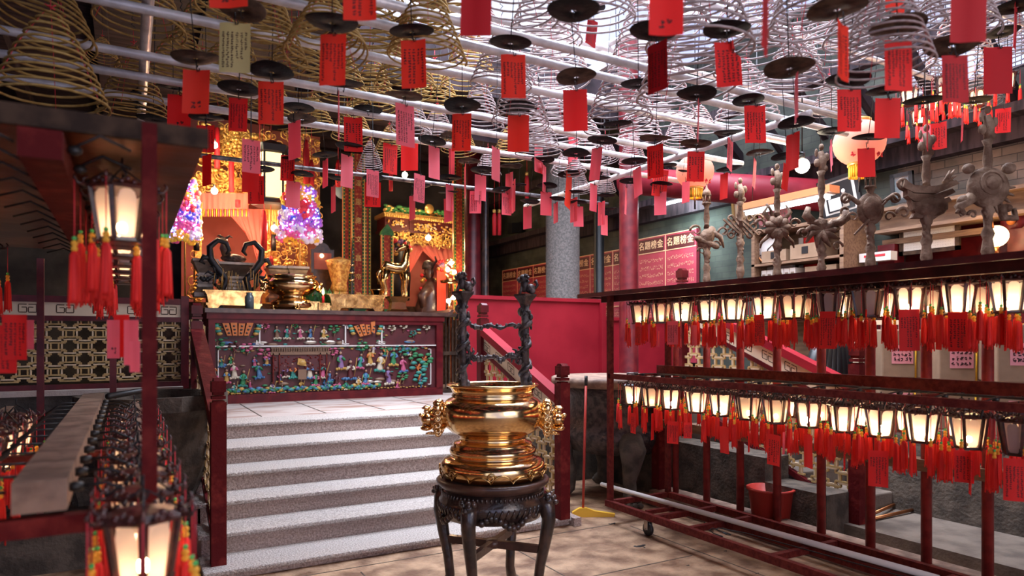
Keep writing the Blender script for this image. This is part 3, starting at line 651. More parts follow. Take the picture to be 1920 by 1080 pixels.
def tree(px, py, s, c, trunk='brownfig', n=6):
    p = P(px, py, Y=AY); x, z = p.x - AX0, p.z - PZ; q = MB()
    pts = [(x, .012, z - s), (x + s * .2, .012, z - s * .5), (x - s * .1, .012, z), (x + s * .2, .012, z + s * .5)]
    q.tube(pts, [s * .10, s * .08, s * .06, s * .03], 6, 1)
    for k in range(n):
        a = k * 2.4; q.ball((x + s * .55 * math.cos(a), .006, z + s * .1 + s * .6 * math.sin(a) * .8), (s * .30, .018, s * .15), 0, 9, 4)
        q.tube([(x, .012, z), (x + s * .5 * math.cos(a), .012, z + s * .1 + s * .55 * math.sin(a) * .8)], s * .03, 4, 1)
    part('carved_tree', q, [c, trunk], r)
for a in ((770, 665, .13, 'green'), (785, 690, .16, 'teal', 'orange'), (797, 675, .15, 'green', 'orange'), (680, 650, .1, 'green'), (750, 655, .09, 'teal'), (408, 645, .10, 'green'), (402, 615, .09, 'green'), (497, 664, .11, 'rose'), (497, 612, .07, 'rose'), (553, 612, .05, 'green'), (626, 618, .09, 'green'), (755, 706, .1, 'green'), (788, 712, .13, 'teal', 'blue'), (463, 652, .09, 'rose'), (624, 660, .09, 'rose'), (735, 616, .07, 'cream'), (757, 612, .07, 'cream'), (775, 625, .06, 'teal'), (800, 614, .07, 'cream'), (438, 650, .08, 'maroon')):
    tree(*a)
q = MB()     # carved pavilion
x0, x1 = fx(512), fx(612); q.bb((x0, -.005, .36), (x1, .03, .56), 0); q.bb((x0 - .03, -.02, .56), (x1 + .04, .03, .60), 1)
for k in range(34): q.bb((x0 - .02 + k * (x1 - x0 + .05) / 34, -.03, .60), (x0 - .01 + k * (x1 - x0 + .05) / 34, .03, .64), 1)
q.bb((x0 - .03, -.03, .64), (x1 + .05, .03, .648), 1)
for x in (x0, x0 + .07, x1 - .08, x1): q.bb((x - .008, -.02, .22), (x + .008, .02, .58), 2)
for k in range(60): q.ball((rnd.uniform(x0, x1), -.008, rnd.uniform(.38, .55)), (.014, .006, .010), 2, 6, 3)
part('carved_pavilion', q, ['maroon', 'brownfig', 'rustred'], r)
q = MB(); c = fx(566); q.bb((c - .05, -.03, .26), (c + .05, 0, .38), 0); q.ball((c, -.02, .46), (.05, .02, .035), 1); q.prism([(c - .06, .44), (c + .05, .42), (c + .03, .50), (c - .05, .52)], -.03, -.01, 1); part('carved_throne', q, ['brownfig', 'ochre'], r)
q = MB()
for k in range(90):
    x = .12 + (W * .66) * k / 90; q.ball((x, .004, .150 + .014 * math.sin(k * 1.3)), (.034, .018, .012 + .007 * (k % 3)), (0, 2, 1, 0, 3, 2, 1)[k % 7], 8, 4)
part('carved_waves', q, ['teal', 'blue', 'green', 'ochre'], r)
q = MB()
for k in range(240):
    x = rnd.uniform(.10, W - .22); z = rnd.choice((rnd.uniform(.60, .655), rnd.uniform(.60, .655), rnd.uniform(.15, .64), rnd.uniform(.68, .92)))
    if .75 < x < 1.75 and .22 < z < .62: continue
    q.ball((x, .022, z), (rnd.uniform(.012, .04), .008, rnd.uniform(.006, .014)), rnd.choice((0, 0, 0, 1, 1, 2, 3, 4)), 7, 3)
part('carved_foliage', q, ['green', 'teal', 'rose', 'brownfig', 'ochre'], r)['kind'] = 'stuff'
for k in range(26):
    q = MB(); x = rnd.uniform(.12, W - .25); z = rnd.choice((rnd.uniform(.18, .24), rnd.uniform(.68, .72), rnd.uniform(.2, .45))); q.ball((x, .02, z), (rnd.uniform(.05, .09), .012, rnd.uniform(.015, .03)), 0, 9, 4); part('carved_rock', q, [['pewter', 'blue', 'brownfig'][k % 3]], r)
q = MB()
for k in range(60):
    x = .12 + (W - .32) * k / 60; q.ball((x, .012, .118 + .006 * math.sin(k * 2.1)), (.018, .02, .006 + .004 * (k % 2)), 0, 6, 3)
part('gilt_border', q, ['ochre'], r)
for px, w_, tilt in ((446, .36, 0), (686, .30, -.25)):      # open scrolls carved in the upper band
    p = P(px, 618, Y=AY); x = p.x - AX0; z = p.z - PZ; q = MB()
    for k in range(4):
        a = (k - 1.5) * .30; q.prism([(x + (k - 1.5) * w_ * .17 - w_ * .07, z - .07), (x + (k - 1.5) * w_ * .17 + w_ * .07, z - .07), (x + (k - 1.5) * w_ * .25 + w_ * .10, z + .08), (x + (k - 1.5) * w_ * .25 - w_ * .10, z + .08)], -.012 - .004 * (k % 2), .02, 0, Matrix.Translation((x, 0, z)) @ Matrix.Rotation(tilt, 4, 'Y') @ Matrix.Translation((-x, 0, -z)))
        for j in range(3): q.ball((x + (k - 1.5) * w_ * (.18 + .03 * j), -.018, z - .04 + j * .04), (.014, .004, .011), 1, 6, 3)
    for s in (-1, 1):
        for j in range(4): q.ball((x + s * (w_ * .55 + j * .012), 0, z - .05 + j * .03), (.035, .02, .02), 2 + j % 2, 8, 4)
    part('carved_scroll', q, ['orange', 'black', 'ochre', 'teal'], r)

# ------------------------------------------------------------------ things on the altar
def onaltar(px, Y=8.85): p = P(px, 590, Y=Y); return (p.x, Y, AT)
def trough(px, w, h, Y, label):
    x, y, z = onaltar(px, Y); r = thing('incense_trough', label, 'incense trough', (x, y, z)); b = MB()
    b.prism([(-w / 2 + .05, .055), (w / 2 - .05, .055), (w / 2 - .03, h * .75), (w / 2, h), (-w / 2, h), (-w / 2 + .03, h * .75)], -.13, .13)
    b.bb((-w / 2 - .015, -.145, h - .015), (w / 2 + .015, .145, h)); b.bb((-w / 2 + .02, -.14, .045), (w / 2 - .02, .14, .07)); part('body', b, ['oldbrass'], r)
    for s in (-1, 1): part('foot', MB().prism([(s * (w / 2 - .14), 0), (s * (w / 2 - .05), 0), (s * (w / 2 - .03), .05), (s * (w / 2 - .18), .05)], -.13, .13), ['oldbrass'], r)
    b = MB()
    for k in range(26):
        xx = rnd.uniform(-w / 2 + .05, w / 2 - .05); b.tube([(xx, rnd.uniform(-.08, .08), h), (xx + rnd.uniform(-.03, .03), rnd.uniform(-.08, .08), h + rnd.uniform(.08, .3))], .004, 4)
    if 'left' in label: part('incense_sticks', b, ['ochre'], r)
    return r
trough(437, .66, .22, 8.8, 'long brass trough of incense sticks at the left end of the altar')
trough(665, .76, .22, 8.8, 'long brass trough on the altar right of the round brass censer')
x, y, z = onaltar(548, 8.85); r = thing('small_brass_censer', 'round brass censer with scrolled feet standing on the altar table', 'incense burner', (x, y, z))
b = MB().lathe([(0, .03), (.24, .03), (.27, .06), (.25, .12), (.18, .15), (.16, .19), (.22, .21), (.30, .27), (.33, .33), (.31, .38), (.27, .40), (.30, .43), (.29, .44), (.26, .42), (0, .40)], 40); part('body', b, ['brass'], r)
for k in range(5):
    a = -PI / 2 + k * 2 * PI / 5; q = MB().tube([(.27 * math.cos(a + .09 * math.sin(t_)), .27 * math.sin(a + .09 * math.sin(t_)), .04 + .028 * math.cos(t_)) for t_ in [i * .5 for i in range(10)]], .014, 6); q.ball((.26 * math.cos(a), .26 * math.sin(a), .012), (.05, .05, .014)); part('foot', q, ['oldbrass'], r)
for s in (-1, 1):
    q = MB().ball((s * .33, 0, .30), (.05, .06, .06))
    for k in range(8): q.ball((s * (.35 + .02 * math.cos(k)), .05 * math.sin(k * 2), .30 + .05 * math.cos(k * 1.7)), .02)
    part('lion_handle', q, ['brass'], r)
x, y, z = onaltar(745, 8.85); r = thing('brass_horse_on_pedestal', 'shiny brass horse figure on a square brass pedestal at the altar right end', 'statue', (x, y, z))
part('pedestal', MB().lathe([(.15, 0), (.17, .02), (.14, .05), (.12, .14), (.17, .20), (.19, .215), (.0, .215)], 4, M4=Matrix.Rotation(PI / 4, 4, 'Z'), smooth=False, sx=1.35), ['brass'], r)
b = MB()
b.tube([(-.20, 0, .56), (-.16, 0, .62), (-.05, 0, .60), (.05, 0, .60), (.11, 0, .68), (.13, 0, .80), (.15, 0, .88)], [.05, .085, .075, .085, .06, .04, .032], 16)
b.tube([(.14, 0, .88), (.10, 0, .90), (.02, 0, .86), (-.03, 0, .83)], [.036, .042, .030, .022], 12)
for sx_, kx in ((-.17, -.04), (.09, .02)):
    for s in (-1, 1): b.tube([(sx_, s * .05, .56), (sx_ + kx, s * .055, .42), (sx_ + kx * .2, s * .055, .32), (sx_ + kx * .5, s * .055, .24), (sx_ + kx * .5 - .02, s * .055, .215)], [.055, .033, .024, .02, .03], 8)
for s in (-1, 1): b.tube([(.14, s * .02, .92), (.16, s * .03, .97), (.15, s * .02, .99)], [.015, .012, .003], 6)
b.tube([(-.21, 0, .6), (-.27, 0, .52), (-.26, 0, .38)], [.02, .03, .015], 8)
for k in range(7): b.ball((.15 + .012 * (k % 2), 0, .9 - k * .04), (.02, .022, .026), 0, 6, 4)
part('horse', b, ['oldbrass'], r)
def vase(px, py, Y, prof, m, label, n=20, name='vase', rz=0):
    p = P(px, py, Y=Y); return single(name, MB().lathe(prof, n), [m], label, 'vase', (p.x, Y, AT), rz)
vase(708, 575, 8.95, [(0, 0), (.10, 0), (.07, .1), (.055, .2), (.10, .3), (.11, .31), (0, .31)], 'brass', 'plain brass beaker vase beside the brass horse')
vase(468, 575, 8.65, [(0, 0), (.05, 0), (.05, .15), (.03, .18), (.035, .20), (0, .20)], 'glass', 'small clear glass bottle by the small brass censer', 14, 'glass_bottle')
p = P(606, 560, Y=8.7); r = thing('red_candle', 'lit red candle in a square dish near the middle of the altar', 'candle', (p.x, 8.7, AT))
part('dish', MB().bb((-.07, -.07, 0), (.07, .07, .10)), ['oldbrass'], r); part('candle_stick', MB().lathe([(0, .1), (.016, .1), (.016, .19), (0, .20)], 10), ['crimson'], r)
part('flame', MB().lathe([(0, .20), (.016, .225), (.014, .25), (0, .30)], 10), ['candle_flame'], r)
p = P(577, 575, Y=8.7); single('small_brass_dish', MB().bb((-.12, -.08, 0), (.12, .08, .10)).bb((-.14, -.1, .1), (.14, .1, .115)), ['oldbrass'], 'low square brass dish between the censer and the candle', 'dish', (p.x, 8.75, AT))
# pewter vessels behind
def pewter(px, Y, w, z0, label):
    p = P(px, 500, Y=Y); b = MB(); 
    b.lathe([(w * .6, 0), (w * .62, .05), (w * .4, .12), (w * .36, .3), (w * .5, .36), (w * .62, .42), (w * .7, .44), (w * .7, .47), (w * .5, .47), (0, .47)], 4, smooth=False, M4=Matrix.Rotation(PI / 4, 4, 'Z'))
    for k in range(4): b.bb((-w * .33, -w * .36, .13 + k * .045), (w * .33, w * .36, .15 + k * .045))
    return single('pewter_vessel', b, ['pewter'], label, 'vessel', (p.x, Y, z0))
pewter(384, 9.35, .30, 2.02, 'square pewter altar vessel left of the black dragon scrolls')
pewter(438, 9.5, .52, 2.0, 'wide stepped pewter vessel between the two black dragon scrolls')
pewter(520, 9.35, .30, 1.98, 'square pewter vessel right of the second black dragon scroll')
pewter(556, 9.3, .28, 1.98, 'square pewter vessel under the coloured light tower')
b = MB().bb((-.1, 9.46, PZ), (3.3, 9.62, 1.84)); single('rear_altar', b, ['darkwood'], 'second plain altar block behind the carved table', 'altar')
# black dragon scrolls
def dragon(px, s, label):
    p = P(px, 545, Y=9.0); b = MB()
    b.tube([(.06 * s, 0, 0), (-.03 * s, 0, .10), (.07 * s, 0, .22), (.12 * s, 0, .36), (.02 * s, 0, .48), (-.06 * s, 0, .60), (-.07 * s, 0, .74), (.02 * s, 0, .83), (.12 * s, 0, .80), (.15 * s, 0, .71), (.11 * s, 0, .66)], [.035, .03, .035, .04, .045, .045, .038, .034, .03, .026, .012], 10)
    b.tube([(.07 * s, 0, .22), (-.02 * s, 0, .30), (0, 0, .42), (.08 * s, 0, .45)], .022, 8); b.tube([(-.06 * s, 0, .60), (-.14 * s, 0, .62), (-.17 * s, 0, .56), (-.12 * s, 0, .53)], [.03, .035, .025, .01], 8)
    for k in range(7): a = k * .9; b.tube([(.0, 0, .40), (.0 + .10 * math.cos(a), -.02, .40 + .10 * math.sin(a)), (.13 * math.cos(a + .4), -.02, .40 + .13 * math.sin(a + .4))], [.022, .016, .004], 6)
    for k in range(5): b.ball((-.08 * s - .02 * k * s, -.01, .36 - .02 * (k % 2)), .028)
    b.box((0, 0, .0), (.16, .1, .04)); return single('dragon_scroll', b, ['black'], label, 'dragon carving', (p.x, 9.0, AT + .02))
dragon(405, 1, 'black curling dragon scroll carving, left one behind the brass trough'); dragon(480, -1, 'black curling dragon scroll carving, right one behind the brass trough')
p = P(438, 450, Y=9.5); b = MB()
b.ball((0, 0, .07), (.16, .06, .06)); b.tube([(-.08, 0, .1), (-.12, 0, .2), (-.11, 0, .28)], [.06, .05, .04], 10); b.ball((-.13, 0, .30), (.06, .04, .035)); b.tube([(-.12, 0, .32), (-.17, 0, .36), (-.2, 0, .35)], [.02, .015, .005], 6); b.tube([(-.10, 0, .32), (-.05, 0, .36), (-.01, 0, .34)], [.02, .015, .005], 6)
single('beast_figurine', b, ['iron'], 'dark seated beast figurine on top of the stepped pewter vessel', 'figurine', (p.x, 9.5, 2.47))

# ------------------------------------------------------------------ left gilded shrine
def filigree(w, h, n, seed, d=.03, big=1):
    b = MB(); rr = random.Random(seed)
    for k in range(n):
        cx, cz = rr.uniform(-w / 2, w / 2), rr.uniform(0, h); s = rr.uniform(.03, .07) * big; a0 = rr.uniform(0, 6.28); dr = rr.choice((-1, 1))
        b.tube([(cx + s * (1 - t_ * .75) * math.cos(a0 + dr * t_ * 6.5), -d * rr.random(), cz + s * (1 - t_ * .75) * math.sin(a0 + dr * t_ * 6.5)) for t_ in [i / 9 for i in range(10)]], [s * .16 * (1 - i / 12) for i in range(10)], 5)
        if k % 3 == 0: b.ball((cx, -d, cz), (s * .5, d * .6, s * .4), 0, 7, 4)
    return b
def blk(mb, pa, pb, Y, Y2, m=0):
    a = P(pa[0], pa[1], Y=Y); c = P(pb[0], pb[1], Y=Y); mb.bb((a.x, Y, a.z), (c.x, Y2, P(pa[0], pb[1], Y=Y).z), m)
SH = 10.2
o0 = P(440, 520, Y=SH)
r = thing('gilded_shrine', 'large gilded carved shrine with pink curtains behind the altar left half', 'shrine', (o0.x, SH, 0))
def loc(mb): mb.v = [(v[0] - o0.x, v[1] - SH, v[2]) for v in mb.v]; return mb
b = MB(); blk(b, (366, 600), (378, 330), SH, SH + .3); blk(b, (498, 600), (520, 330), SH, SH + .3); blk(b, (365, 345), (520, 325), SH - .05, SH + .3); blk(b, (375, 300), (510, 235), SH, SH + .25); blk(b, (560, 600), (572, 330), SH + .1, SH + .3); blk(b, (498, 420), (570, 395), SH + .1, SH + .3); part('carved_frame', loc(b), ['goldrelief'], r)
b = MB(); blk(b, (340, 640), (600, 200), SH + .9, SH + 1.0); part('back_panel', loc(b), ['rosewall'], r)
part('base', MB().bb((-.9, .0, PZ), (1.3, .9, 2.0)), ['darkwood'], r)
for (xa, ya, xb, yb, n, sd) in ((366, 372, 515, 340, 80, 1), (372, 330, 512, 232, 190, 2), (498, 560, 522, 372, 46, 3), (360, 560, 378, 372, 30, 4), (525, 560, 572, 420, 60, 5), (522, 400, 600, 240, 110, 8)):
    a = P(xa, ya, Y=SH - .06); c = P(xb, yb, Y=SH - .06); c.z = P(xa, yb, Y=SH - .06).z; f_ = filigree(c.x - a.x, c.z - a.z, n, sd, .05, 1.2); f_.v = [(v[0] + (a.x + c.x) / 2 - o0.x, v[1] - .06, v[2] + a.z) for v in f_.v]
    part('gilt_carving', f_, ['gold'], r, 'gilt openwork carving')
b = MB()
def curtain(mb, A, B, Cc, D, y, m=0, n=24, amp=.03):
    """quad A-B (top) to D-C (bottom), folded"""
    for i in range(n + 1):
        t_ = i / n; top = [A[j] + (B[j] - A[j]) * t_ for j in (0, 1)]; bot = [D[j] + (Cc[j] - D[j]) * t_ for j in (0, 1)]
        for k in range(7):
            q = k / 6; mb.v.append((top[0] + (bot[0] - top[0]) * q, y + amp * math.sin(i * 1.6) * (.4 + .6 * q), top[1] + (bot[1] - top[1]) * q))
    base = len(mb.v) - (n + 1) * 7
    for i in range(n):
        for k in range(6): mb.f.append((base + i * 7 + k, base + (i + 1) * 7 + k, base + (i + 1) * 7 + k + 1, base + i * 7 + k + 1)); mb.m.append(m); mb.sm.append(True)
def xz(px, py, Y): p = P(px, py, Y=Y); return (p.x, p.z)
YC = SH + .05
curtain(b, xz(420, 392, YC), xz(500, 392, YC), xz(500, 560, YC), xz(474, 450, YC), YC); curtain(b, xz(372, 392, YC), xz(385, 392, YC), xz(372, 420, YC), xz(366, 560, YC), YC); part('curtain', loc(b), ['pink'], r)
b = MB(); curtain(b, xz(362, 362, SH - .15), xz(466, 362, SH - .15), xz(466, 392, SH - .15), xz(362, 392, SH - .15), SH - .15, 0, 40, .02); part('valance', loc(b), ['pink'], r)
b = MB()
for k in range(26):
    p = P(366 + k * 4, 392, Y=SH - .14); b.tube([(p.x, p.y, p.z), (p.x, p.y, p.z - .10)], .008, 5, k % 2)
part('fringe', loc(b), ['yellow', 'tag_pink'], r, 'yellow and pink fringe')
for k, (px, y0, y1, wd) in enumerate(((434, 300, 360, 8), (407, 240, 315, 8), (347, 360, 430, 10), (446, 375, 388, 5))):
    b = MB(); b.tube([P(px, y0, Y=SH - .35), P(px, y1, Y=SH - .35)], .035, 10); part('red_valance_tassel', loc(b), ['crimson'], r)
b = MB()
for px in (369, 513):
    a = P(px, 378, Y=SH - .2); c = P(px, 438, Y=SH - .2)
    for k in range(6): b.tube([a + Vector((-.06 + k * .024, 0, 0)), c + Vector((-.05 + k * .02, 0, 0))], .012, 6)
    b.tube([P(px, 440, Y=SH - .2), P(px, 470, Y=SH - .2)], .035, 8, 1)
part('gilt_tassel', loc(b), ['gold', 'black'], r)
# big hanging red tassels, palace lantern with yellow panes
p = P(508, 300, Y=9.6); r = thing('palace_lantern', 'hexagonal palace lantern with glowing yellow panes before the gilded shrine', 'lantern', (p.x, 9.6, 0))
z0 = P(508, 375, Y=9.6).z; z1 = P(508, 292, Y=9.6).z; cx = 0
b = MB().lathe([(.24, z0 - .09), (.27, z0 - .07), (.27, z0 - .02), (.24, z0)], 6, smooth=False).lathe([(.24, z1), (.27, z1 + .02), (.30, z1 + .1), (.2, z1 + .14), (0, z1 + .22)], 6, smooth=False)
for k in range(6): a = k * PI / 3; b.bar((.235 * math.cos(a), .235 * math.sin(a), z0), (.235 * math.cos(a), .235 * math.sin(a), z1), .025, .025)
part('frame', b, ['black'], r); part('pane', MB().lathe([(.225, z0), (.225, z1)], 6, smooth=False), ['panelamp'], r, 'glowing yellow pane')
part('wire', MB().tube([(0, 0, z1 + .2), (0, 0, RZ)], .006, 5), ['wire'], r)
p = P(490, 400, Y=9.5); b = MB()
for (px, a, c) in ((487, 298, 340), (495, 395, 470), (508, 480, 545), (574, 262, 345), (584, 300, 350), (634, 300, 350)):
    q = P(px, a, Y=9.5); q2 = P(px, c, Y=9.5); q.x -= p.x; q2.x -= p.x; q.y = q2.y = 0
    single('long_red_tassel', MB().lathe([(0, 0), (.02, .0), (.035, -.08), (.03, -.1), (.045, -.14), (.04, q2.z - q.z), (0, q2.z - q.z)], 12).tube([(0, 0, 0), (0, 0, RZ - q.z)], .004, 4, 1), ['crimson', 'string'], 'long red silk tassel hanging before the shrine, %s from the left' % ORD[(487, 495, 508, 574, 584, 634).index(px)], 'tassel', (q.x + p.x, 9.5, q.z))
# flower and light towers
def tower(px, pya, pyb, wpx, Y, seed, label):
    p = P(px, pyb, Y=Y); top = P(px, pya, Y=Y).z; h = top - p.z; wd = wpx / 1280 * (p.x * FW[0] + p.y * FW[1]); rr = random.Random(seed)
    r = thing('flower_tower', label, 'decoration', (p.x, Y, p.z)); part('pole', MB().tube([(0, 0, AT + .1 - p.z), (0, 0, h)], .012, 6), ['gold'], r)
    b = MB(); l_ = MB()
    for k in range(260):
        q = rr.random(); R_ = wd / 2 * (1 - .45 * q) * rr.uniform(.5, 1); a = rr.uniform(0, 6.28); x, y_, z = R_ * math.cos(a), R_ * math.sin(a) * .6, q * h
        layer = int(q * 6); m = [(0, 4, 1), (4, 3, 0), (3, 2, 4), (2, 0, 5), (6, 1, 5), (5, 1, 3)][min(layer, 5)][rr.randrange(3)]
        s = rr.uniform(.025, .055)
        for j in range(5): aa = j * 1.257 + rr.random(); b.ball((x + s * math.cos(aa), y_ - .02, z + s * math.sin(aa)), (s * .75, s * .3, s * .75), m, 6, 3)
    for k in range(150):
        q = rr.random(); R_ = wd / 2 * (1 - .45 * q) * rr.uniform(.8, 1.1); a = rr.uniform(3.1, 6.3); l_.ball((R_ * math.cos(a), R_ * math.sin(a) * .6 - .06, q * h), rr.uniform(.006, .013), rr.randrange(4), 6, 4)
    part('flowers', b, M['petals'], r)['kind'] = 'stuff'; part('fairy_lights', l_, M['bulbs'], r)['kind'] = 'stuff'
tower(562, 352, 450, 78, 9.25, 1, 'tower of bright artificial flowers and blue fairy lights right of the shrine')
tower(347, 340, 450, 50, 9.6, 2, 'tower of artificial flowers and fairy lights partly behind the left lantern rack')
tower(590, 355, 378, 14, 9.5, 3, 'small top of a flower garland beside the light tower') if False else None

# scroll boards
def board(pxa, pxb, pya, pyb, Y, label, chars=None, lotus=False, top=False, cm='gold'):
    a = P(pxa, pyb, Y=Y); c = P(pxb, pya, Y=Y); w = c.x - a.x; h = c.z - a.z
    r = thing('couplet_board', label, 'scroll banner', ((a.x + c.x) / 2, Y, a.z))
    b = MB().bb((-w / 2, 0, 0), (w / 2, .04, h)); part('board', b, ['banner'], r)
    b = MB()
    for s in (-1, 1): b.bb((s * w * .47 - .008, -.008, 0), (s * w * .47 + .008, 0, h), 0); b.bb((s * w * .36 - .012, -.012, .02), (s * w * .36 + .012, -.002, h), 1)
    n = int(h / .05)
    for k in range(n):
        for s in (-1, 1): b.box((s * w * .36, -.014, (k + .5) * h / n), (.014, .006, .014), 2)
    part('border', b, ['gold', 'green', 'yellow'], r, 'green and gold border')
    if lotus:
        b = MB().bb((-w * .5, -.02, .02), (w * .5, -.012, w * .9)); 
        for k in range(9):
            aa = -1.2 + k * .3; L = w * .36; cx, cz = math.sin(aa) * L * .5, w * .22 + math.cos(aa) * L * .55
            b.ball((cx, -.03, cz), (w * .055, .01, L * .55), 1 + k % 2, 8, 4, Matrix.Rotation(aa, 4, 'Y'))
        part('lotus_panel', b, ['green', 'rose', 'white'], r, 'green panel with pink lotus')
    if top: part('pointed_top', MB().prism([(-w * .55, h), (w * .55, h), (w * .5, h + .05), (.0, h + .16), (-w * .5, h + .05)], -.02, .05), ['leaf'], r)
    if chars:
        s = min(w * .5, h / len(chars) * .72)
        for k, ch in enumerate(chars): writing(ch, s, cm, r, (0, -.012, h - (k + .6) * (h * .9) / len(chars)))
    return r
M['banner'] = mat('banner', (.42, .035, .02), .6, col2=(.75, .25, .06), scale=28, p0=.5, p1=.68)
board(659, 684, 290, 600, 9.6, 'tall red scroll board with a column of gold characters and lotus foot', '梓潼靈應文昌帝君', True)
board(643, 657, 345, 600, 9.7, 'narrow red patterned strip left of the character board')
board(684, 694, 390, 600, 9.7, 'narrow red patterned strip right of the character board')
board(715, 737, 442, 600, 9.4, 'shorter red banner with green pointed top beside the small shrine', None, True, True)
board(850, 871, 300, 600, 9.3, 'bright orange-red embroidered banner beside the dark red column')
b = MB().lathe([(0, 0), (.06, 0), (.06, .02), (0, .02)], 24, M4=Matrix.Rotation(PI / 2, 4, 'X')) 
p = P(644, 356, Y=9.9); single('blue_disc', MB().lathe([(0, 0), (.14, 0), (.14, .02), (0, .02)], 24, M4=Matrix.Rotation(PI / 2, 4, 'X')), ['paleblue'], 'pale blue disc partly behind the red patterned strip', 'disc', (p.x, 9.9, p.z))
# framed red picture and glass-like lamp shade, white pillar
p = P(605, 512, Y=9.5); r = thing('framed_shrine_picture', 'dark framed red picture with arched carved top behind the altar', 'picture', (p.x, 9.5, p.z))
a = P(583, 512, Y=9.5); c = P(626, 470, Y=9.5); w = c.x - a.x; h = c.z - a.z
part('frame', MB().bb((-w / 2, 0, 0), (w / 2, .06, h)).prism([(-w * .35, h), (w * .35, h), (w * .2, h + .07), (0, h + .1), (-w * .2, h + .07)], 0, .05), ['ebony'], r)
part('picture', MB().bb((-w / 2 + .04, -.01, .05), (w / 2 - .04, .0, h - .05)), ['rosewall'], r); part('lamp', MB().ball((-.02, -.03, h * .72), .03), ['warm_globe'], r)
part('stand', MB().bb((-w * .4, .0, AT - p.z), (w * .4, .06, 0)), ['ebony'], r)
p = P(636, 520, Y=9.2); single('ornate_vessel', MB().lathe([(.0, .28), (.10, .28), (.12, .32), (.10, .40), (.16, .62), (.19, .70), (.13, .72), (0, .76)], 10).bb((-.09, -.09, 0), (.09, .09, .28)), ['goldrelief'], 'pale gold flared vessel on a pillar left of the lotus board', 'vessel', (p.x, 9.2, AT))
b = MB()
for k in range(90):
    a = random.uniform(0, 6.28); R_ = random.uniform(.05, .28); b.prism([(-.012, 0), (.012, 0), (.016, .1), (0, .2)], -.002, .002, 0, Matrix.Translation((R_ * math.cos(a), R_ * math.sin(a) * .4, random.uniform(0, .12))) @ Euler((random.uniform(-.5, .5), random.uniform(-.7, .7), a)).to_matrix().to_4x4())
p = P(598, 560, Y=9.1); single('leafy_plant', b, ['leaf'], 'green leafy plant behind the small brass censer', 'plant', (p.x, 9.1, AT + .02))
p = P(660, 500, Y=8.9); r = thing('tall_candlestick', 'slim black and brass candlestick in front of the lotus board', 'candlestick', (p.x, 8.9, AT))
part('stem', MB().lathe([(.05, 0), (.02, .04), (.016, .2), (.03, .24), (.016, .28), (.02, .5), (.035, .54), (.018, .6), (.012, .75), (.004, .98)], 12), ['black'], r)
b = MB()
for k in range(3): b.lathe([(.02, .40 + k * .1), (.04, .42 + k * .1), (.02, .44 + k * .1)], 12)
part('brass_ring', b, ['brass'], r)

# ------------------------------------------------------------------ right small shrine
SR = 10.4; o0 = P(790, 500, Y=SR); oY = SR
r = thing('small_shrine', 'dark carved small shrine with gilt flowers and gold medallion behind the altar right', 'shrine', (o0.x, SR, 0))
def loc2(mb): mb.v = [(v[0] - o0.x, v[1] - SR, v[2]) for v in mb.v]; return mb
b = MB(); blk(b, (722, 432), (860, 402), SR, SR + .4); blk(b, (724, 600), (730, 402), SR, SR + .1); blk(b, (720, 432), (862, 428), SR - .03, SR + .4); blk(b, (768, 430), (771, 405), SR - .02, SR); blk(b, (826, 430), (829, 405), SR - .02, SR); part('header', loc2(b), ['maroon'], r)
b = MB(); blk(b, (720, 404), (862, 397), SR - .08, SR + .4)
for k in range(40): q = P(722 + k * 3.5, 402 + k * 3.5 * .115, Y=SR - .1); b.ball(q, (.016, .012, .03), 0, 6, 4)
part('gilt_cornice', loc2(b), ['gold'], r)
b = MB(); rr = random.Random(5)
for k in range(150):
    u_ = rr.uniform(722, 860); q = P(u_, rr.uniform(384, 398) + (u_ - 722) * .115, Y=SR); b.ball(q, (rr.uniform(.03, .06), .03, .025), 0 if k % 4 else 1, 7, 4)
part('flower_crest', loc2(b), ['leaf', 'gold'], r)
b = MB(); q = P(804, 392, Y=SR - .14); b.lathe([(0, 0), (.075, 0), (.08, .02), (.07, .04), (0, .045)], 24, M4=Matrix.Translation(q) @ Matrix.Rotation(PI / 2, 4, 'X')); part('medallion', loc2(b), ['gold'], r, 'round gold medallion')
for (cx_, n) in ((748, 30), (800, 44), (845, 20)):
    b = MB()
    for k in range(n): q = P(cx_ + rr.gauss(0, 9), 418 + (cx_ - 735) * .115 + rr.uniform(-6, 6), Y=SR - .02); b.ball(q, (rr.uniform(.012, .03), .01, rr.uniform(.01, .022)), 0 if k % 3 else 1, 6, 4)
    part('gilt_flowers', loc2(b), ['gold', 'cream'], r)
for (xa, xb, ya, yb, n, sd) in ((732, 757, 470, 434, 34, 21), (760, 840, 458, 434, 90, 22), (842, 862, 465, 434, 26, 23), (738, 752, 520, 470, 14, 24)):
    a = P(xa, ya, Y=SR); c = P(xb, yb, Y=SR); f_ = filigree(c.x - a.x, c.z - a.z, n, sd, .03, .9); f_.v = [(v[0] + (a.x + c.x) / 2 - o0.x, v[1], v[2] + a.z) for v in f_.v]; part('gilt_lattice', f_, ['gold'], r)
b = MB(); Yq = SR + .15; curtain(b, xz(780, 460, Yq), xz(850, 460, Yq), xz(852, 540, Yq), xz(826, 500, Yq), Yq); curtain(b, xz(758, 460, Yq), xz(800, 460, Yq), xz(775, 500, Yq), xz(758, 530, Yq), Yq); part('curtain', loc2(b), ['pink'], r)
b = MB(); blk(b, (724, 620), (866, 434), SR + .6, SR + .7); part('back_panel', loc2(b), ['rosewall'], r)
b = MB()
for k in range(20): q = P(798 + rr.gauss(0, 7), 515 + rr.uniform(-8, 30), Y=SR + .2); b.ball(q, .035, k % 3, 7, 5)
b2 = MB().bb((-.75, .0, PZ), (.75, .7, 2.02)); part('base', b2, ['darkwood'], r); part('small_idol', loc2(b), ['crimson', 'gold', 'cream'], r)
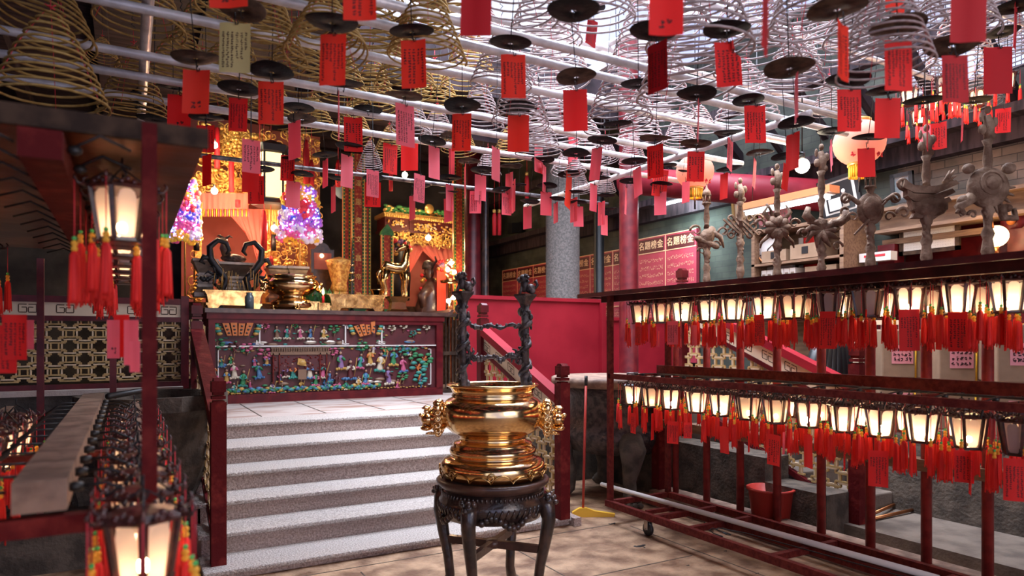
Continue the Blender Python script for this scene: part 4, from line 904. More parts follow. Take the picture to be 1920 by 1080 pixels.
# robed statue in profile with red ribbon
p = P(802, 570, Y=9.6); r = thing('robed_statue', 'dark robed temple statue in profile with red ribbon and flower rosette', 'statue', (p.x, 9.6, AT - .1))
b = MB(); b.tube([(0, 0, 0), (.02, 0, .2), (.06, 0, .42), (.07, 0, .56), (.05, 0, .66)], [.22, .21, .18, .13, .05], 16)
b.ball((.02, 0, .74), (.075, .08, .11), 0, 14, 10); b.tube([(-.05, 0, .745), (-.072, 0, .725), (-.05, 0, .715)], [.008, .016, .01], 6); b.ball((-.05, 0, .685), (.022, .03, .02)); b.tube([(.03, -.08, .72), (.05, -.09, .76), (.04, -.085, .79)], .014, 6)
b.tube([(-.02, -.1, .5), (-.14, -.12, .38), (-.12, -.12, .22)], [.08, .075, .05], 10)
for k in range(9): b.tube([(-.2 + k * .05, -.17 + .01 * abs(k - 4), .02), (-.12 + k * .04, -.19 + .012 * abs(k - 4), .22), (-.02 + k * .02, -.14, .4)], .014, 6)
part('figure', b, ['ebonytop'], r)
part('hat', MB().lathe([(.085, .80), (.09, .84), (.07, .90), (.03, .93), (0, .935)], 14).tube([(.08, 0, .85), (.14, 0, .93), (.12, 0, 1.0)], [.02, .02, .01], 6), ['iron'], r)
part('robe_back', MB().tube([(.2, .05, 0), (.2, .05, .3), (.16, .05, .55)], [.12, .12, .06], 12), ['teal'], r, 'glittering blue-green robe')
part('ribbon', MB().bb((.05, -.24, .12), (.19, -.232, .76)), ['tag_orange'], r, 'bright red ribbon')
b = MB()
for k in range(30): a = random.uniform(0, 6.28); q = random.uniform(0, .09); b.ball((.13 + q * math.cos(a), -.24, .82 + q * math.sin(a)), .03, k % 3, 7, 4)
part('rosette', b, ['crimson', 'orange', 'violet'], r, 'red flower rosette')
p = P(768, 520, Y=9.9); b = MB()
for k in range(44): a = random.uniform(0, 6.28); q = random.uniform(0, .15); b.ball((q * math.cos(a) - .14, -.02, .42 + q * math.sin(a)), .04, k % 4, 7, 4)
b.tube([(-.16, .03, -.35), (-.14, .03, 0), (-.12, .03, .5)], [.16, .16, .08], 12, 3)
single('flower_bunch', b, ['crimson', 'ochre', 'violet', 'black'], 'bunch of dark red flowers behind the brass horse', 'flowers', (p.x, 9.9, p.z))
# lamps near the right banner
p = P(843, 500, Y=9.1); r = thing('oil_lamp_stand', 'tall brass lamp stand with glowing bulbs beside the orange-red banner', 'lamp', (p.x, 9.1, PZ))
b = MB().lathe([(.10, 0), (.03, .06), (.02, .9), (.05, 1.0), (.03, 1.1), (.02, 1.55)], 12).lathe([(0, 1.55), (.13, 1.56), (.14, 1.6), (0, 1.58)], 16); part('stand', b, ['oldbrass'], r)
b = MB(); 
for (x, z) in ((-.05, 1.75), (.05, 1.72), (0, 1.85), (.04, 1.35), (-.04, 1.3)): b.ball((x, -.05, z), .032)
part('bulb', b, ['bulb'], r)
b = MB()
for k in range(24): a = random.uniform(0, 6.28); b.ball((.07 * math.cos(a), .07 * math.sin(a) - .02, 1.6 + k * .014), .018, 0, 6, 4)
part('lamp_ornament', b, ['gold'], r)
p = P(845, 590, Y=8.75); r = thing('railing', 'dark slatted railing right of the carved altar table', 'railing', (p.x, 8.75, PZ)); [part('rail', MB().box((0, 0, z), (.42, .06, .05)), ['darkwood'], r) for z in (1.08, .55, .03)]
b = MB()
for k in range(8): b.box((-.18 + k * .052, 0, .55), (.018, .02, 1.05))
part('slats', b, ['darkwood'], r)
p = P(844, 600, Y=8.75); single('fruit_offering', MB().ball((0, 0, .03), (.05, .05, .04)).ball((.07, 0, .03), .035).ball((.03, 0, .08), .032), ['orange'], 'small pile of orange fruit on the dark railing', 'fruit', (p.x - .02, 8.75, PZ + 1.105))
for (px, py, Y, en, cl) in ((759, 328, 9.7, 16, (1, .72, .42)), (803, 446, 10.0, 26, (1, .6, .3)), (402, 358, 9.6, 30, (1, .62, .30)), (402, 272, 9.6, 14, (1, .8, .5)), (514, 428, 9.7, 18, (1, .55, .3))):
    p = P(px, py, Y=Y); r = thing('bare_bulb', 'small glowing bare bulb %s' % {759: 'hanging above the small shrine crest', 803: 'lighting the small shrine lattice', 514: 'by the gilded shrine right pillar'}.get(px, 'lighting the gilded shrine canopy, ' + ('lower' if py > 300 else 'upper') + ' one'), 'bulb', p)
    part('glass', MB().ball((0, 0, 0), .042, 0, 12, 8), ['bulb_white'], r); part('socket', MB().lathe([(.018, .035), (.02, .08), (.0, .085)], 10).tube([(0, 0, .08), (0, .03, RZ - p.z)] if px == 759 else [(0, 0, .08), (0, .3, .16), (0, .68, .14)], .004, 5), ['black'], r)
    point('shrine_bulb_light', (p.x, p.y - .12, p.z), en, cl, .06)
p = P(440, 470, Y=9.9); point('shrine_inner_light', (p.x, 9.75, 2.9), 22, (1, .5, .3), .1)
p = P(560, 500, Y=8.6); point('candle_light', (P(603, 545, Y=8.7).x, 8.55, 2.25), 5, (1, .6, .3), .03)

p = P(965, 428, X=6.0); single('wall_speaker', MB().prism([(-.10, -.10), (.10, -.07), (.10, .10), (-.10, .08)], -.08, .08).tube([(0, 0, 0), (.15, .02, .06)], .015, 6), ['black'], 'small black loudspeaker high on the green brick wall left of the stone column', 'speaker', p)
p = P(1146, 557, Y=6.72); single('small_poster', MB().bb((-.09, 0, -.05), (.09, .01, .06)).ball((.02, -.004, -.02), (.035, .006, .03), 1), ['cream', 'rose'], 'small cream notice with pink mark showing above the red partition', 'notice', p)
for k_, (px, py, Y_) in enumerate(((927, 400, 8.3), (936, 400, 8.3), (733, 318, 9.2), (988, 330, 7.9))):
    p = P(px, py, Y=Y_); single('long_red_tassel', MB().lathe([(0, .0), (.02, .0), (.03, -.05), (.028, -.3), (0, -.3)], 10).lathe([(.0, .0), (.024, .01), (.024, .05), (0, .06)], 10, m=1).tube([(0, 0, .05), (0, 0, 4.78 - p.z)], .003, 4), ['crimson', 'gold'], ['red and gold tassel right of the black column, left one of a pair', 'red and gold tassel right of the black column, right one of a pair', 'red and gold tassel hanging above the small shrine', 'red and gold tassel hanging before the stone column'][k_], 'tassel', p)
# ------------------------------------------------------------------ hexagonal lanterns with tassels
def lantern_proto(kind):
    """hangs from the origin downwards"""
    r = thing('hexagonal_lantern', 'x', 'lantern', (0, 0, -50)); kids = []
    b = MB().tube([(0, 0, 0), (0, 0, -.03), (.012, 0, -.045), (0, 0, -.06), (0, 0, -.075)], .003, 5)
    for k in range(3): a = k * 2.094; b.tube([(0, 0, -.03), (.085 * math.cos(a), .085 * math.sin(a), -.085)], .0025, 4)
    kids.append(part('hanger', b, ['wire'], r))
    b = MB().lathe([(.088, -.098), (.094, -.09), (.07, -.078), (.03, -.072), (0, -.07)], 6, smooth=False)
    b.lathe([(.058, -.252), (.064, -.248), (.064, -.238), (.056, -.236)], 6, smooth=False)
    for k in range(6):
        a = k * PI / 3; ca, sa = math.cos(a), math.sin(a)
        b.bar((ca * .083, sa * .083, -.095), (ca * .059, sa * .059, -.245), .013, .010)
        b.tube([(ca * .09, sa * .09, -.09), (ca * .112, sa * .112, -.088), (ca * .122, sa * .122, -.072), (ca * .114, sa * .114, -.060)], [.006, .005, .0045, .003], 5)
        b.tube([(ca * .10, sa * .10, -.088), (ca * .098, sa * .098, -.075), (ca * .086, sa * .086, -.066)], .004, 5)
        b.tube([(ca * .06, sa * .06, -.245), (ca * .072, sa * .072, -.252), (ca * .074, sa * .074, -.24)], .0035, 5)
        c2, s2_ = math.cos(a + PI / 6), math.sin(a + PI / 6)
        for j in (-1, 0, 1): b.ball((c2 * .077 - s2_ * j * .016, s2_ * .077 + c2 * j * .016, -.082 + (.008 if j == 0 else 0)), (.008, .008, .009), 0, 6, 3)
    kids.append(part('frame', b, ['lframe'], r))
    b = MB()
    for k in range(6):
        a = (k + .5) * PI / 3; n_ = Vector((math.cos(a), math.sin(a), 0)); t_ = Vector((-n_.y, n_.x, 0))
        rt, rb = .0685, .0505; wt, wb = .0245, .0185
        prof_ = [(-wb * .6, -.240), (wb * .6, -.240), (wb, -.231), (wt, -.125), (wt * .8, -.108), (wt * .4, -.101), (-wt * .4, -.101), (-wt * .8, -.108), (-wt, -.125), (-wb, -.231)]
        vs = [tuple(n_ * (rb + (rt - rb) * (z + .24) / .14) + t_ * x + Vector((0, 0, z))) for x, z in prof_]
        b.add(vs, [tuple(range(10))], 0, None, False)
    kids.append(part('pane', b, [{'hot': 'lamp_hot', 'mid': 'lamp_mid', 'off': 'lamp_off'}[kind]], r))
    kids.append(part('bulb', MB().ball((0, 0, -.205), (.014, .014, .018), 0, 8, 6).lathe([(.008, -.243), (.008, -.222)], 8, m=1), [{'hot': 'bulb', 'mid': 'bulb_soft', 'off': 'lamp_off'}[kind], 'black'], r))
    for k in range(6):
        a = k * PI / 3; q = MB(); z = -.215 - [0, .02, -.01, .03, .01, -.02][k]; x, y = .12 * math.cos(a), .12 * math.sin(a)
        q.tube([(x, y, -.075), (x, y, z)], .0018, 4, 3).ball((x, y, z - .003), .0068, 0, 8, 5)
        q.lathe([(.004, z - .009), (.009, z - .014), (.009, z - .022), (.005, z - .025), (.009, z - .029), (.009, z - .036), (.006, z - .040)], 8, (x, y, 0), 1)
        q.lathe([(.007, z - .040), (.0125, z - .052), (.0135, z - .10), (.0155, z - .175), (.012, z - .188), (0, z - .18)], 9, (x, y, 0), 2)
        for j in range(5): aa = j * 1.257; q.tube([(x + .011 * math.cos(aa), y + .011 * math.sin(aa), z - .05), (x + .017 * math.cos(aa), y + .017 * math.sin(aa), z - .196 - .007 * (j % 2))], .0028, 4, 2)
        kids.append(part('tassel', q, ['bead', 'knot', 'tassel', 'string'], r, 'red silk tassel with green bead'))
    for c in kids: c.data.transform(Matrix.Translation((0, 0, .028)))
    KIDS[r.name] = kids; return r
PROTO = {k: lantern_proto(k) for k in ('hot', 'mid', 'off')}
USED = set(); SCALE = {}
def lantern(kind, loc, rz, label, group, s=1.0):
    pr = PROTO[kind]
    if kind not in USED:
        USED.add(kind); r = pr; r.location = loc; r.rotation_euler = (0, 0, rz); r['label'] = label; r['group'] = group
    else: r = dup(pr, loc, rz, label, group)
    r.scale = (s, s, s); return r

# tags ----------------------------------------------------------------
TAGM = {}
def tag_mesh(col, var, curl=0):
    key = (col, var, curl)
    if key in TAGM: return TAGM[key]
    rnd_ = random.Random(hash(key) % 1000 if False else (len(TAGM) * 7 + 3)); b = MB(); nx, nz_ = 4, 8
    # a bent sheet of paper with a little thickness; unit: .09 wide, .17 high, hanging from the origin
    def bend(x, z): return .10 * curl * (-z) ** 2 * 3 + .004 * math.sin(x * 60 + var)
    for sgn in (0, 1):
        base = len(b.v)
        for i in range(nx + 1):
            for j in range(nz_ + 1):
                x = (-.5 + i / nx) * .09; z = -j / nz_ * .17
                if var == 9 and i == nx and j < 3: x *= .35
                b.v.append((x, bend(x, z) + sgn * .0006, z))
        for i in range(nx):
            for j in range(nz_):
                q = (base + i * 9 + j, base + i * 9 + j + 1, base + (i + 1) * 9 + j + 1, base + (i + 1) * 9 + j)
                b.f.append(q if sgn else q[::-1]); b.m.append(0); b.sm.append(True)
    me = b.mesh('sheet', [{'O': 'tag_orange', 'R': 'tag_red', 'D': 'tag_dark', 'P': 'tag_pink', 'Y': 'tag_yellow'}[col]])
    w_ = None
    if var % 4 != 3:
        q = MB(); s0 = len(q.v)
        if var % 4 == 2: scribble(q, -.02, .02, -.15, -.12, 2, 2, 0, 0, rnd_)
        else: scribble(q, -.038, .038, -.155, -.03, 5 if var % 2 else 6, 13 if var % 2 else 16, 0, 0, rnd_, .55)
        v2 = [(x, bend(x, z) - .0008, z) for x, y, z in q.v]; v3 = [(x, bend(x, z) + .0014, z) for x, y, z in q.v]
        q.v = v2 + v3; n = len(v2); q.f = q.f + [tuple(n + i for i in f) for f in q.f]; q.m = q.m * 2; q.sm = q.sm * 2
        w_ = q.mesh('writing', ['ink'])
    TAGM[key] = (me, w_); return TAGM[key]
HOOK = MB().tube([(0, -.003, .035), (0, -.004, .01), (.004, -.006, -.008), (.010, -.004, -.006), (.010, -.004, .004)], .0018, 5).mesh('hook', ['wire'])
HOOK_LONG = MB().tube([(0, -.003, .55), (0, -.003, .035), (0, -.004, .01), (.004, -.006, -.008), (.010, -.004, -.006), (.010, -.004, .004)], .0016, 5).mesh('hanging_string', ['wire'])
def prayer_tag(loc, w, h, col, var, yaw, tilt, label, group, curl=0, hook=None):
    me, wr = tag_mesh(col, var, curl)
    r = thing('prayer_tag', label, 'paper tag', loc, 0, group)
    r.rotation_euler = (0, tilt, yaw); r.scale = (w / .09, w / .09, h / .17)
    link('paper', me, r)
    if wr: link('writing', wr, r)
    if hook: link('hook', hook, r)
    return r

# ------------------------------------------------------------------ right lantern rack, two tiers
RX0, RX1 = 3.42, 4.06
r = thing('lantern_rack', 'long two tier dark red rack on casters carrying rows of lanterns on the right', 'rack', (RX0, 0, 0))
yF, yN = 4.45, .6
b = MB().bb((-.12, yN, 1.852), (.72, 4.72, 1.865)).bb((-.13, yN, 1.84), (-.10, 4.73, 1.872)).bb((-.12, 4.70, 1.84), (.72, 4.74, 1.872)).bb((.70, yN, 1.84), (.73, 4.73, 1.872))
b.bb((.02, yN, 1.80), (.06, 4.6, 1.852)).bb((.5, yN, 1.81), (.54, 4.6, 1.852)); part('roof', b, ['rackroof'], r)
b = MB().bb((-.02, yN, 1.175), (.02, yF, 1.215)).bb((.0, yN, 1.18), (.10, yF, 1.188)); part('front_rail', b, ['rustred'], r)
b = MB().bb((.58, yN, 1.19), (.62, yF + .1, 1.27)); part('back_rail', b, ['rustred'], r)
for k in range(9): part('cross_rail', MB().bb((0, yN + .1 + k * .47, 1.185), (.6, yN + .13 + k * .47, 1.20)), ['rustred'], r)
for (x, y) in ((0, 4.45), (.62, 4.45)): part('post', MB().bb((x - .02, y - .02, .17), (x + .02, y + .02, 1.86)), ['rustred'], r)
b = MB()
for x in (-.02, .34, .62): b.bb((x - .02, yN, .14), (x + .02, 4.47, .19))
for y in (4.45, 3.9, 3.55, 2.85, 2.1): b.bb((-.02, y - .02, .145), (.62, y + .02, .185))
b.bb((.05, 4.05, .15), (.32, 4.08, .18)); part('base_frame', b, ['rustred'], r)
for (x, y) in ((.03, 4.02), (.55, 3.9)):
    q = MB().lathe([(.0, -.016), (.045, -.016), (.052, -.01), (.052, .01), (.045, .016), (0, .016)], 20, M4=Matrix.Translation((x, y, .053)) @ Matrix.Rotation(PI / 2, 4, 'Y'), m=0)
    q.bb((x - .026, y - .02, .05), (x - .02, y + .02, .13), 1).bb((x + .02, y - .02, .05), (x + .026, y + .02, .13), 1).bb((x - .03, y - .025, .125), (x + .03, y + .025, .145), 1).tube([(x - .03, y, .053), (x + .03, y, .053)], .008, 8, 1)
    part('caster', q, ['black', 'pewter'], r)
b = MB()
for k in range(16):
    y = .8 + k * .24; b.ball((.30, y, 1.20), (.018, .018, .014)); b.tube([(.58, y + .05, 1.20), (.30, y, 1.21), (.16, y - .02, 1.20), (.10, y - .03, 1.12)], .005, 5)
    b.tube([(.56, y, 1.80), (.42, y, 1.76), (.30, y, 1.78), (.28, y, 1.72)], .004, 5)
b.tube([(.45, yN, 1.21), (.46, 2, 1.20), (.44, 3.3, 1.21), (.46, 4.4, 1.205)], .008, 6); part('cables', b, ['cable'], r)
KU = ['mid', 'mid', 'hot', 'hot', 'hot', 'hot', 'mid', 'off', 'off', 'hot', 'hot', 'hot']
up = [(1201, 560), (1240, 562), (1280, 563), (1328, 560), (1372, 560), (1435, 560), (1486, 562), (1555, 556), (1627, 553), (1705, 548), (1796, 542), (1893, 533)]
low = [(1185, 738), (1222, 742), (1258, 752), (1306, 757), (1352, 760), (1403, 768), (1455, 778), (1515, 778), (1581, 795), (1652, 797), (1728, 808), (1817, 818), (1910, 828)]
KL = ['hot', 'mid', 'hot', 'hot', 'hot', 'mid', 'mid', 'hot', 'hot', 'hot', 'hot', 'mid', 'off']
GU = 'lanterns in the upper row of the right rack'; GL = 'lanterns in the lower row of the right rack'
for i, (px, py) in enumerate(up):
    p = P(px, py, X=RX0 + .28); st = {'off': 'unlit', 'hot': 'brightly lit', 'mid': 'softly lit'}[KU[i]]
    lantern(KU[i], (p.x, p.y, 1.845), .3 * i, '%s hexagonal lantern, %s from the far end, front upper row, right rack' % (st, ORD[i]), GU)
for i, (px, py) in enumerate(low):
    p = P(px, py, X=RX0 + .20); st = {'off': 'unlit', 'hot': 'brightly lit', 'mid': 'softly lit'}[KL[i]]
    lantern(KL[i], (p.x, p.y, 1.18), .4 * i, '%s hexagonal lantern, %s from the far end, front lower row, right rack' % (st, ORD[i]), GL)
for i in range(12):
    y = 4.25 - i * .285
    lantern(['mid', 'hot', 'hot', 'mid'][i % 4], (RX0 + .60, y, 1.845), .5 * i, 'hexagonal lantern, %s from the far end, back upper row, right rack' % ORD[i], 'lanterns in the back upper row of the right rack')
for i in range(12):
    y = 4.3 - i * .285
    lantern(['hot', 'mid', 'hot', 'hot'][i % 4], (RX0 + .50, y, 1.185), .5 * i, 'hexagonal lantern, %s from the far end, back lower row, right rack' % ORD[i], 'lanterns in the back lower row of the right rack')
# paper tags under the lanterns
ut = [(1197, 605, 6, 42, 'R'), (1235, 620, 6, 30, 'P'), (1261, 602, 16, 44, 'P'), (1276, 602, 5, 48, 'P'), (1302, 610, 5, 38, 'P'), (1345, 605, 5, 40, 'P'), (1424, 590, 8, 58, 'R'), (1490, 596, 12, 60, 'R'), (1552, 584, 17, 70, 'R'), (1624, 580, 16, 72, 'R'), (1704, 580, 32, 78, 'R'), (1760, 590, 8, 66, 'R'), (1796, 585, 14, 74, 'R'), (1886, 582, 22, 76, 'R')]
lt = [(1188, 775, 6, 38, 'R'), (1224, 775, 9, 50, 'R'), (1262, 790, 18, 42, 'R'), (1290, 792, 16, 30, 'R'), (1357, 800, 10, 50, 'R'), (1404, 808, 9, 40, 'R'), (1452, 815, 13, 58, 'R'), (1470, 810, 11, 42, 'P'), (1515, 815, 4, 62, 'R'), (1583, 812, 16, 70, 'R'), (1647, 845, 27, 68, 'R'), (1708, 830, 10, 62, 'R'), (1808, 845, 24, 60, 'R'), (1820, 848, 20, 80, 'R'), (1905, 860, 32, 80, 'R')]
for lst, xo, nm in ((ut, .28, 'upper'), (lt, .20, 'lower')):
    for i, (px, py, w_, h_, c_) in enumerate(lst):
        p = P(px, py, X=RX0 + xo - .15); d_ = p.x * FW[0] + p.y * FW[1]; hh = h_ * d_ / FPX; ww = min(.095, hh * .52); k = min(1, w_ * d_ / FPX / ww)
        prayer_tag(p, ww, hh, c_, (0 if w_ > 12 else 3) if i % 3 else 1, -TH + math.acos(k) * (1 if i % 2 else -1), random.uniform(-.04, .04), '%s paper tag, %s from the far end, under the right rack %s lanterns' % ({'R': 'red', 'P': 'pinkish red'}[c_], ORD[i], nm), 'tags under the %s lantern row' % nm, .3 * (i % 3 == 1), False)

# white pipe lying on the rack base, loop of wire, stain
a = P(1128, 908, Z=.215); c = P(1760, 1085, Z=.215)
single('white_pipe', MB().tube([a, a * .5 + c * .5 + Vector((0, 0, .0)), c], .019, 12), ['white'], 'long pale plastic pipe lying across the rack base', 'pipe')
pts = [P(x, y, Z=.195) for x, y in ((1355, 1006), (1338, 1000), (1330, 994), (1336, 990), (1350, 995), (1362, 1002))]; pts2 = [P(x, y, Z=.192) for x, y in ((1370, 1003), (1350, 996), (1342, 992), (1348, 990), (1400, 1000), (1480, 1022), (1660, 1072), (1760, 1100))]
single('wire_loop', MB().tube(pts, .004, 5).tube(pts2, .004, 5), ['wire'], 'thin black bent wire lying on the rack base by the white pipe', 'wire')
b = MB()
for (px, py, sx_) in ((1200, 1024, .045), (1148, 982, .03), (1360, 1033, .012), (1505, 1040, .01), (1180, 955, .02), (1110, 990, .012), (1290, 1060, .010), (1420, 1075, .012)):
    p = P(px, py, Z=.001); [b.lathe([(0, .0), (sx_ * f_, .0), (sx_ * f_ * .7, .003), (0, .004)], 7 + k_, (p.x + sx_ * ox, p.y + sx_ * oy, 0), sx=1.4 - .3 * k_, sy=.6 + .2 * k_) for k_, (f_, ox, oy) in enumerate(((.7, 0, 0), (.4, .9, .2), (.35, -.7, .35), (.25, .2, -.8)))]
single('floor_debris', b, ['cable'], 'small dark bits and stains of debris on the stone floor', 'debris')

# ------------------------------------------------------------------ ceremonial standards behind the rack
ys = [(1325, 365, 0), (1388, 360, 1), (1457, 335, 2), (1540, 300, 3), (1632, 330, 4), (1737, 268, 5), (1852, 236, 6)]
EX = 4.22
r = thing('standard_stand', 'long low wooden stand holding the ceremonial poles behind the right rack', 'stand', (EX, 0, 0))
part('base_kerb', MB().bb((-.13, .9, 0), (.12, 4.75, .14)), ['dustybeam'], r); part('mid_rail', MB().bb((-.05, .9, .70), (.05, 4.75, .77)), ['wood'], r)
b = MB().bb((-.06, 4.70, .14), (.06, 4.80, .9)); part('end_post', b, ['wornred'], r)
part('foot_post', MB().bb((-.06, .9, .14), (.06, 1.0, .9)), ['wornred'], r)
def emblem(k, b):
    rr = random.Random(k)
    def ring(c, R_, t, s=(1, 1)): b.tube([(c[0] + R_ * s[0] * math.cos(a * .45), c[1], c[2] + R_ * s[1] * math.sin(a * .45)) for a in range(15)], t, 7)
    def curl(x, z, s, d, t=.011): b.tube([(x + d * s * (1 - u_ * .7) * math.cos(u_ * 6), -.01, z + s * (1 - u_ * .7) * math.sin(u_ * 6)) for u_ in [i / 12 for i in range(13)]], [t * (1 - i / 18) for i in range(13)], 6)
    if k == 0:
        b.ball((0, 0, 0), (.07, .04, .12), 0, 12, 8, Matrix.Rotation(.6, 4, 'Y')); curl(-.10, .06, .06, -1, .013); curl(.08, -.08, .05, 1); curl(-.05, -.13, .04, -1)
        for j in range(4): b.ball((-.08 + j * .05, -.02, -.02 - j * .02), (.05, .02, .03), 0, 8, 4, Matrix.Rotation(.5, 4, 'Y'))
        b.tube([(.05, 0, .05), (.13, 0, .0), (.16, 0, -.1)], [.03, .025, .008], 8)
    elif k == 1:
        for j in range(-2, 3):
            for s_ in (-1, 1):
                b.bar((j * .04 - .08 * s_ * .9, s_ * .008, -.09 + abs(j) * .012), (j * .04 + .08 * s_ * .9, s_ * .008, .09 - abs(j) * .012), .018, .016)
        for a in range(8): c_ = (.115 * math.cos(a * PI / 4), 0, .105 * math.sin(a * PI / 4)); ring(c_, .024, .010)
        curl(.15, .06, .05, 1); curl(-.15, -.05, .05, -1); curl(.16, -.06, .035, 1)
    elif k == 2:
        for a in range(9): b.ball((.06 * math.cos(a * .7), -.015, .05 * math.sin(a * .7)), (.055, .025, .035), 0, 8, 5, Matrix.Rotation(-a * .7, 4, 'Y'))
        for s_ in (-1, 1):
            b.tube([(s_ * .05, 0, .05), (s_ * .11, 0, .13), (s_ * .07, 0, .19)], [.02, .018, .006], 7); b.tube([(s_ * .05, 0, -.05), (s_ * .13, 0, -.12), (s_ * .14, 0, -.17)], [.02, .014, .006], 7); curl(s_ * .14, .03, .045, s_, .014)
        b.tube([(-.02, 0, .06), (-.06, 0, .16), (-.09, 0, .20)], [.018, .012, .01], 6)
    elif k == 3:
        for j in range(9): a = j * .7; b.tube([(0, 0, 0), (.09 * math.cos(a), -.02, .07 * math.sin(a)), (.15 * math.cos(a + .3), 0, .12 * math.sin(a + .3) - .02)], [.035, .025, .009], 8)
        b.tube([(.05, 0, .04), (.14, 0, .06), (.19, 0, .10), (.18, 0, .15)], [.03, .035, .04, .03], 10); ring((.18, 0, .15), .025, .012); b.tube([(-.05, 0, .05), (-.12, 0, .12), (-.10, 0, .18)], [.03, .035, .02], 8); curl(-.14, -.03, .05, -1); curl(.12, -.13, .045, 1)
    elif k == 4:
        b.ball((0, 0, 0), (.10, .035, .12), 0, 18, 10); b.ball((0, -.03, 0), (.07, .02, .09), 0, 14, 8)
        for s_ in (-1, 1):
            b.tube([(s_ * .08, 0, .04), (s_ * .16, 0, .10), (s_ * .20, 0, .05)], [.018, .016, .01], 7); curl(s_ * .13, -.06, .04, s_, .011); ring((s_ * .18, 0, .08), .03, .010)
        b.bar((-.13, -.03, -.19), (.10, -.03, .05), .012, .014)
    elif k == 5:
        for j in range(4): 
            z = .07 - j * .055; b.prism([(-.17 + j * .03, z), (-.10, z - .035), (.05, z - .045), (.20 - j * .02, z + .02), (.18 - j * .02, z + .045), (.04, z + .005), (-.10, z + .015), (-.16 + j * .02, z + .05)], -.03 + .006 * j, .03)
        b.ball((.02, 0, -.05), (.13, .035, .08), 0, 12, 6); curl(-.16, -.10, .045, -1, .014)
        for j in range(6): b.tube([(.12, 0, .10), (.17 + .03 * math.cos(j), 0, .15 + .045 * math.sin(j * 1.1))], [.018, .005], 6)
        ring((-.16, 0, .10), .03, .012)
    else:
        b.ball((0, 0, 0), (.13, .05, .13), 0, 20, 12); b.ball((.0, -.04, .02), (.05, .02, .05), 0, 12, 6); ring((0, -.04, .02), .07, .008)
        for (x, z, s_) in ((-.12, .12, .038), (.13, .12, .042), (-.15, -.08, .042), (.12, -.13, .03)): b.ball((x, 0, z), (s_, .03, s_ * .85), 0, 12, 6)
        b.tube([(.08, 0, -.11), (.10, 0, -.19), (.17, 0, -.19), (.16, 0, -.13)], [.03, .026, .024, .014], 8); b.tube([(-.10, 0, -.06), (-.18, 0, -.12), (-.15, 0, -.17)], [.04, .03, .02], 8)
        curl(-.10, -.17, .03, -1); curl(-.17, -.16, .03, -1)
        for j in range(5): a = -1.2 + j * .3; b.tube([(.12 * math.cos(a), 0, .12 * math.sin(a)), (.17 * math.cos(a), 0, .17 * math.sin(a))], [.014, .005], 5)
EMY = [445, 425, 427, 432, 392, 372, 352]
EMN = ['leafy fish', 'endless knot', 'crab and reeds', 'curling horn', 'round shield with sword', 'layered boat shaped', 'big round gourd']
for (px, pyt, k) in ys:
    p = P(px, 500, X=EX); d_ = p.x * FW[0] + p.y * FW[1]; top = CAMH + (HZ - pyt) / FPX * d_; ze = CAMH + (HZ - EMY[k]) / FPX * d_
    r = thing('ceremonial_standard', 'tall ceremonial pole topped by a %s iron emblem behind the right rack' % EMN[k], 'standard', (EX, p.y, .14), -TH * 1.1, 'ceremonial standards behind the right rack')
    part('staff', MB().lathe([(0, 0), (.030, 0), (.030, ze - .66), (0, ze - .66)], 14), ['postred'], r)
    b = MB(); z = ze - .14
    b.lathe([(.0, z - .53), (.033, z - .53), (.026, z - .48), (.022, z - .40), (.034, z - .36), (.030, z - .33), (.024, z - .29), (.034, z - .26), (.020, z - .22), (.024, z - .16), (.036, z - .13), (.016, z - .09), (.022, z - .05), (.014, z), (.012, z + .14), (.026, top - .42), (.016, top - .40), (.026, top - .34), (.018, top - .25), (.03, top - .22), (.0, top - .21)], 12)
    rr = random.Random(k)
    for j in range(9): b.ball((rr.uniform(-.022, .022), -.012, z - .25 + rr.uniform(0, .16)), (.012, .010, .016), 0, 6, 4)
    part('ferrule', b, ['emblem'], r)
    b = MB(); emblem(k, b); b.v = [(x * .88, y, v_ * .9 + ze - .14) for x, y, v_ in b.v]; part('emblem', b, ['emblem'], r, EMN[k] + ' iron emblem')
    b = MB(); t = top - .14
    if k in (0, 4): 
        b.lathe([(.0, t - .08), (.04, t - .08), (.035, t - .065), (.0, t - .06)], 8).lathe([(.0, t - .01), (.04, t - .01), (.03, t + .03), (.012, t + .05), (0, t + .10)], 8)
        for j in range(6): a = j * 1.047; b.tube([(.03 * math.cos(a), .03 * math.sin(a), t - .07), (.03 * math.cos(a), .03 * math.sin(a), t)], .005, 4)
    else:
        b.tube([(0, 0, t - .09), (.01, 0, t), (-.005, 0, t + .06)], [.022, .028, .018], 8); b.ball((0, 0, t + .09), (.018, .018, .024)); b.ball((.035, 0, t + .02), (.02, .02, .03)); b.ball((-.03, 0, t - .02), (.022, .02, .03)); b.ball((.02, 0, t - .06), .025); b.ball((-.035, 0, t + .05), (.012, .012, .03))
    part('finial', b, ['emblem'], r)
# two plain staffs nearer the column
for px in (1228,):
    p = P(px, 930, X=EX - .05); single('plain_staff', MB().lathe([(0, .14), (.028, .14), (.028, 1.78), (0, 1.80)], 12), ['postred'], 'plain red staff at the far end of the pole stand', 'staff', (EX, 4.55, 0))
single('timber_post', MB().box((0, 0, .35), (.10, .10, .70)), ['wornred'], 'short worn timber post between the rack base and pole stand', 'post', (4.20, 4.05, .14)) if False else None

# ------------------------------------------------------------------ name plaques on the right wall
WX = 6.16
ya = P(945, 500, X=WX).y; yb = P(1309, 500, X=WX).y; n = 9; pw = (ya - yb) / n
r = thing('name_plaque_wall', 'row of dark red donor name plaques with gold headings along the green brick wall', 'plaque', (WX, 0, 0))
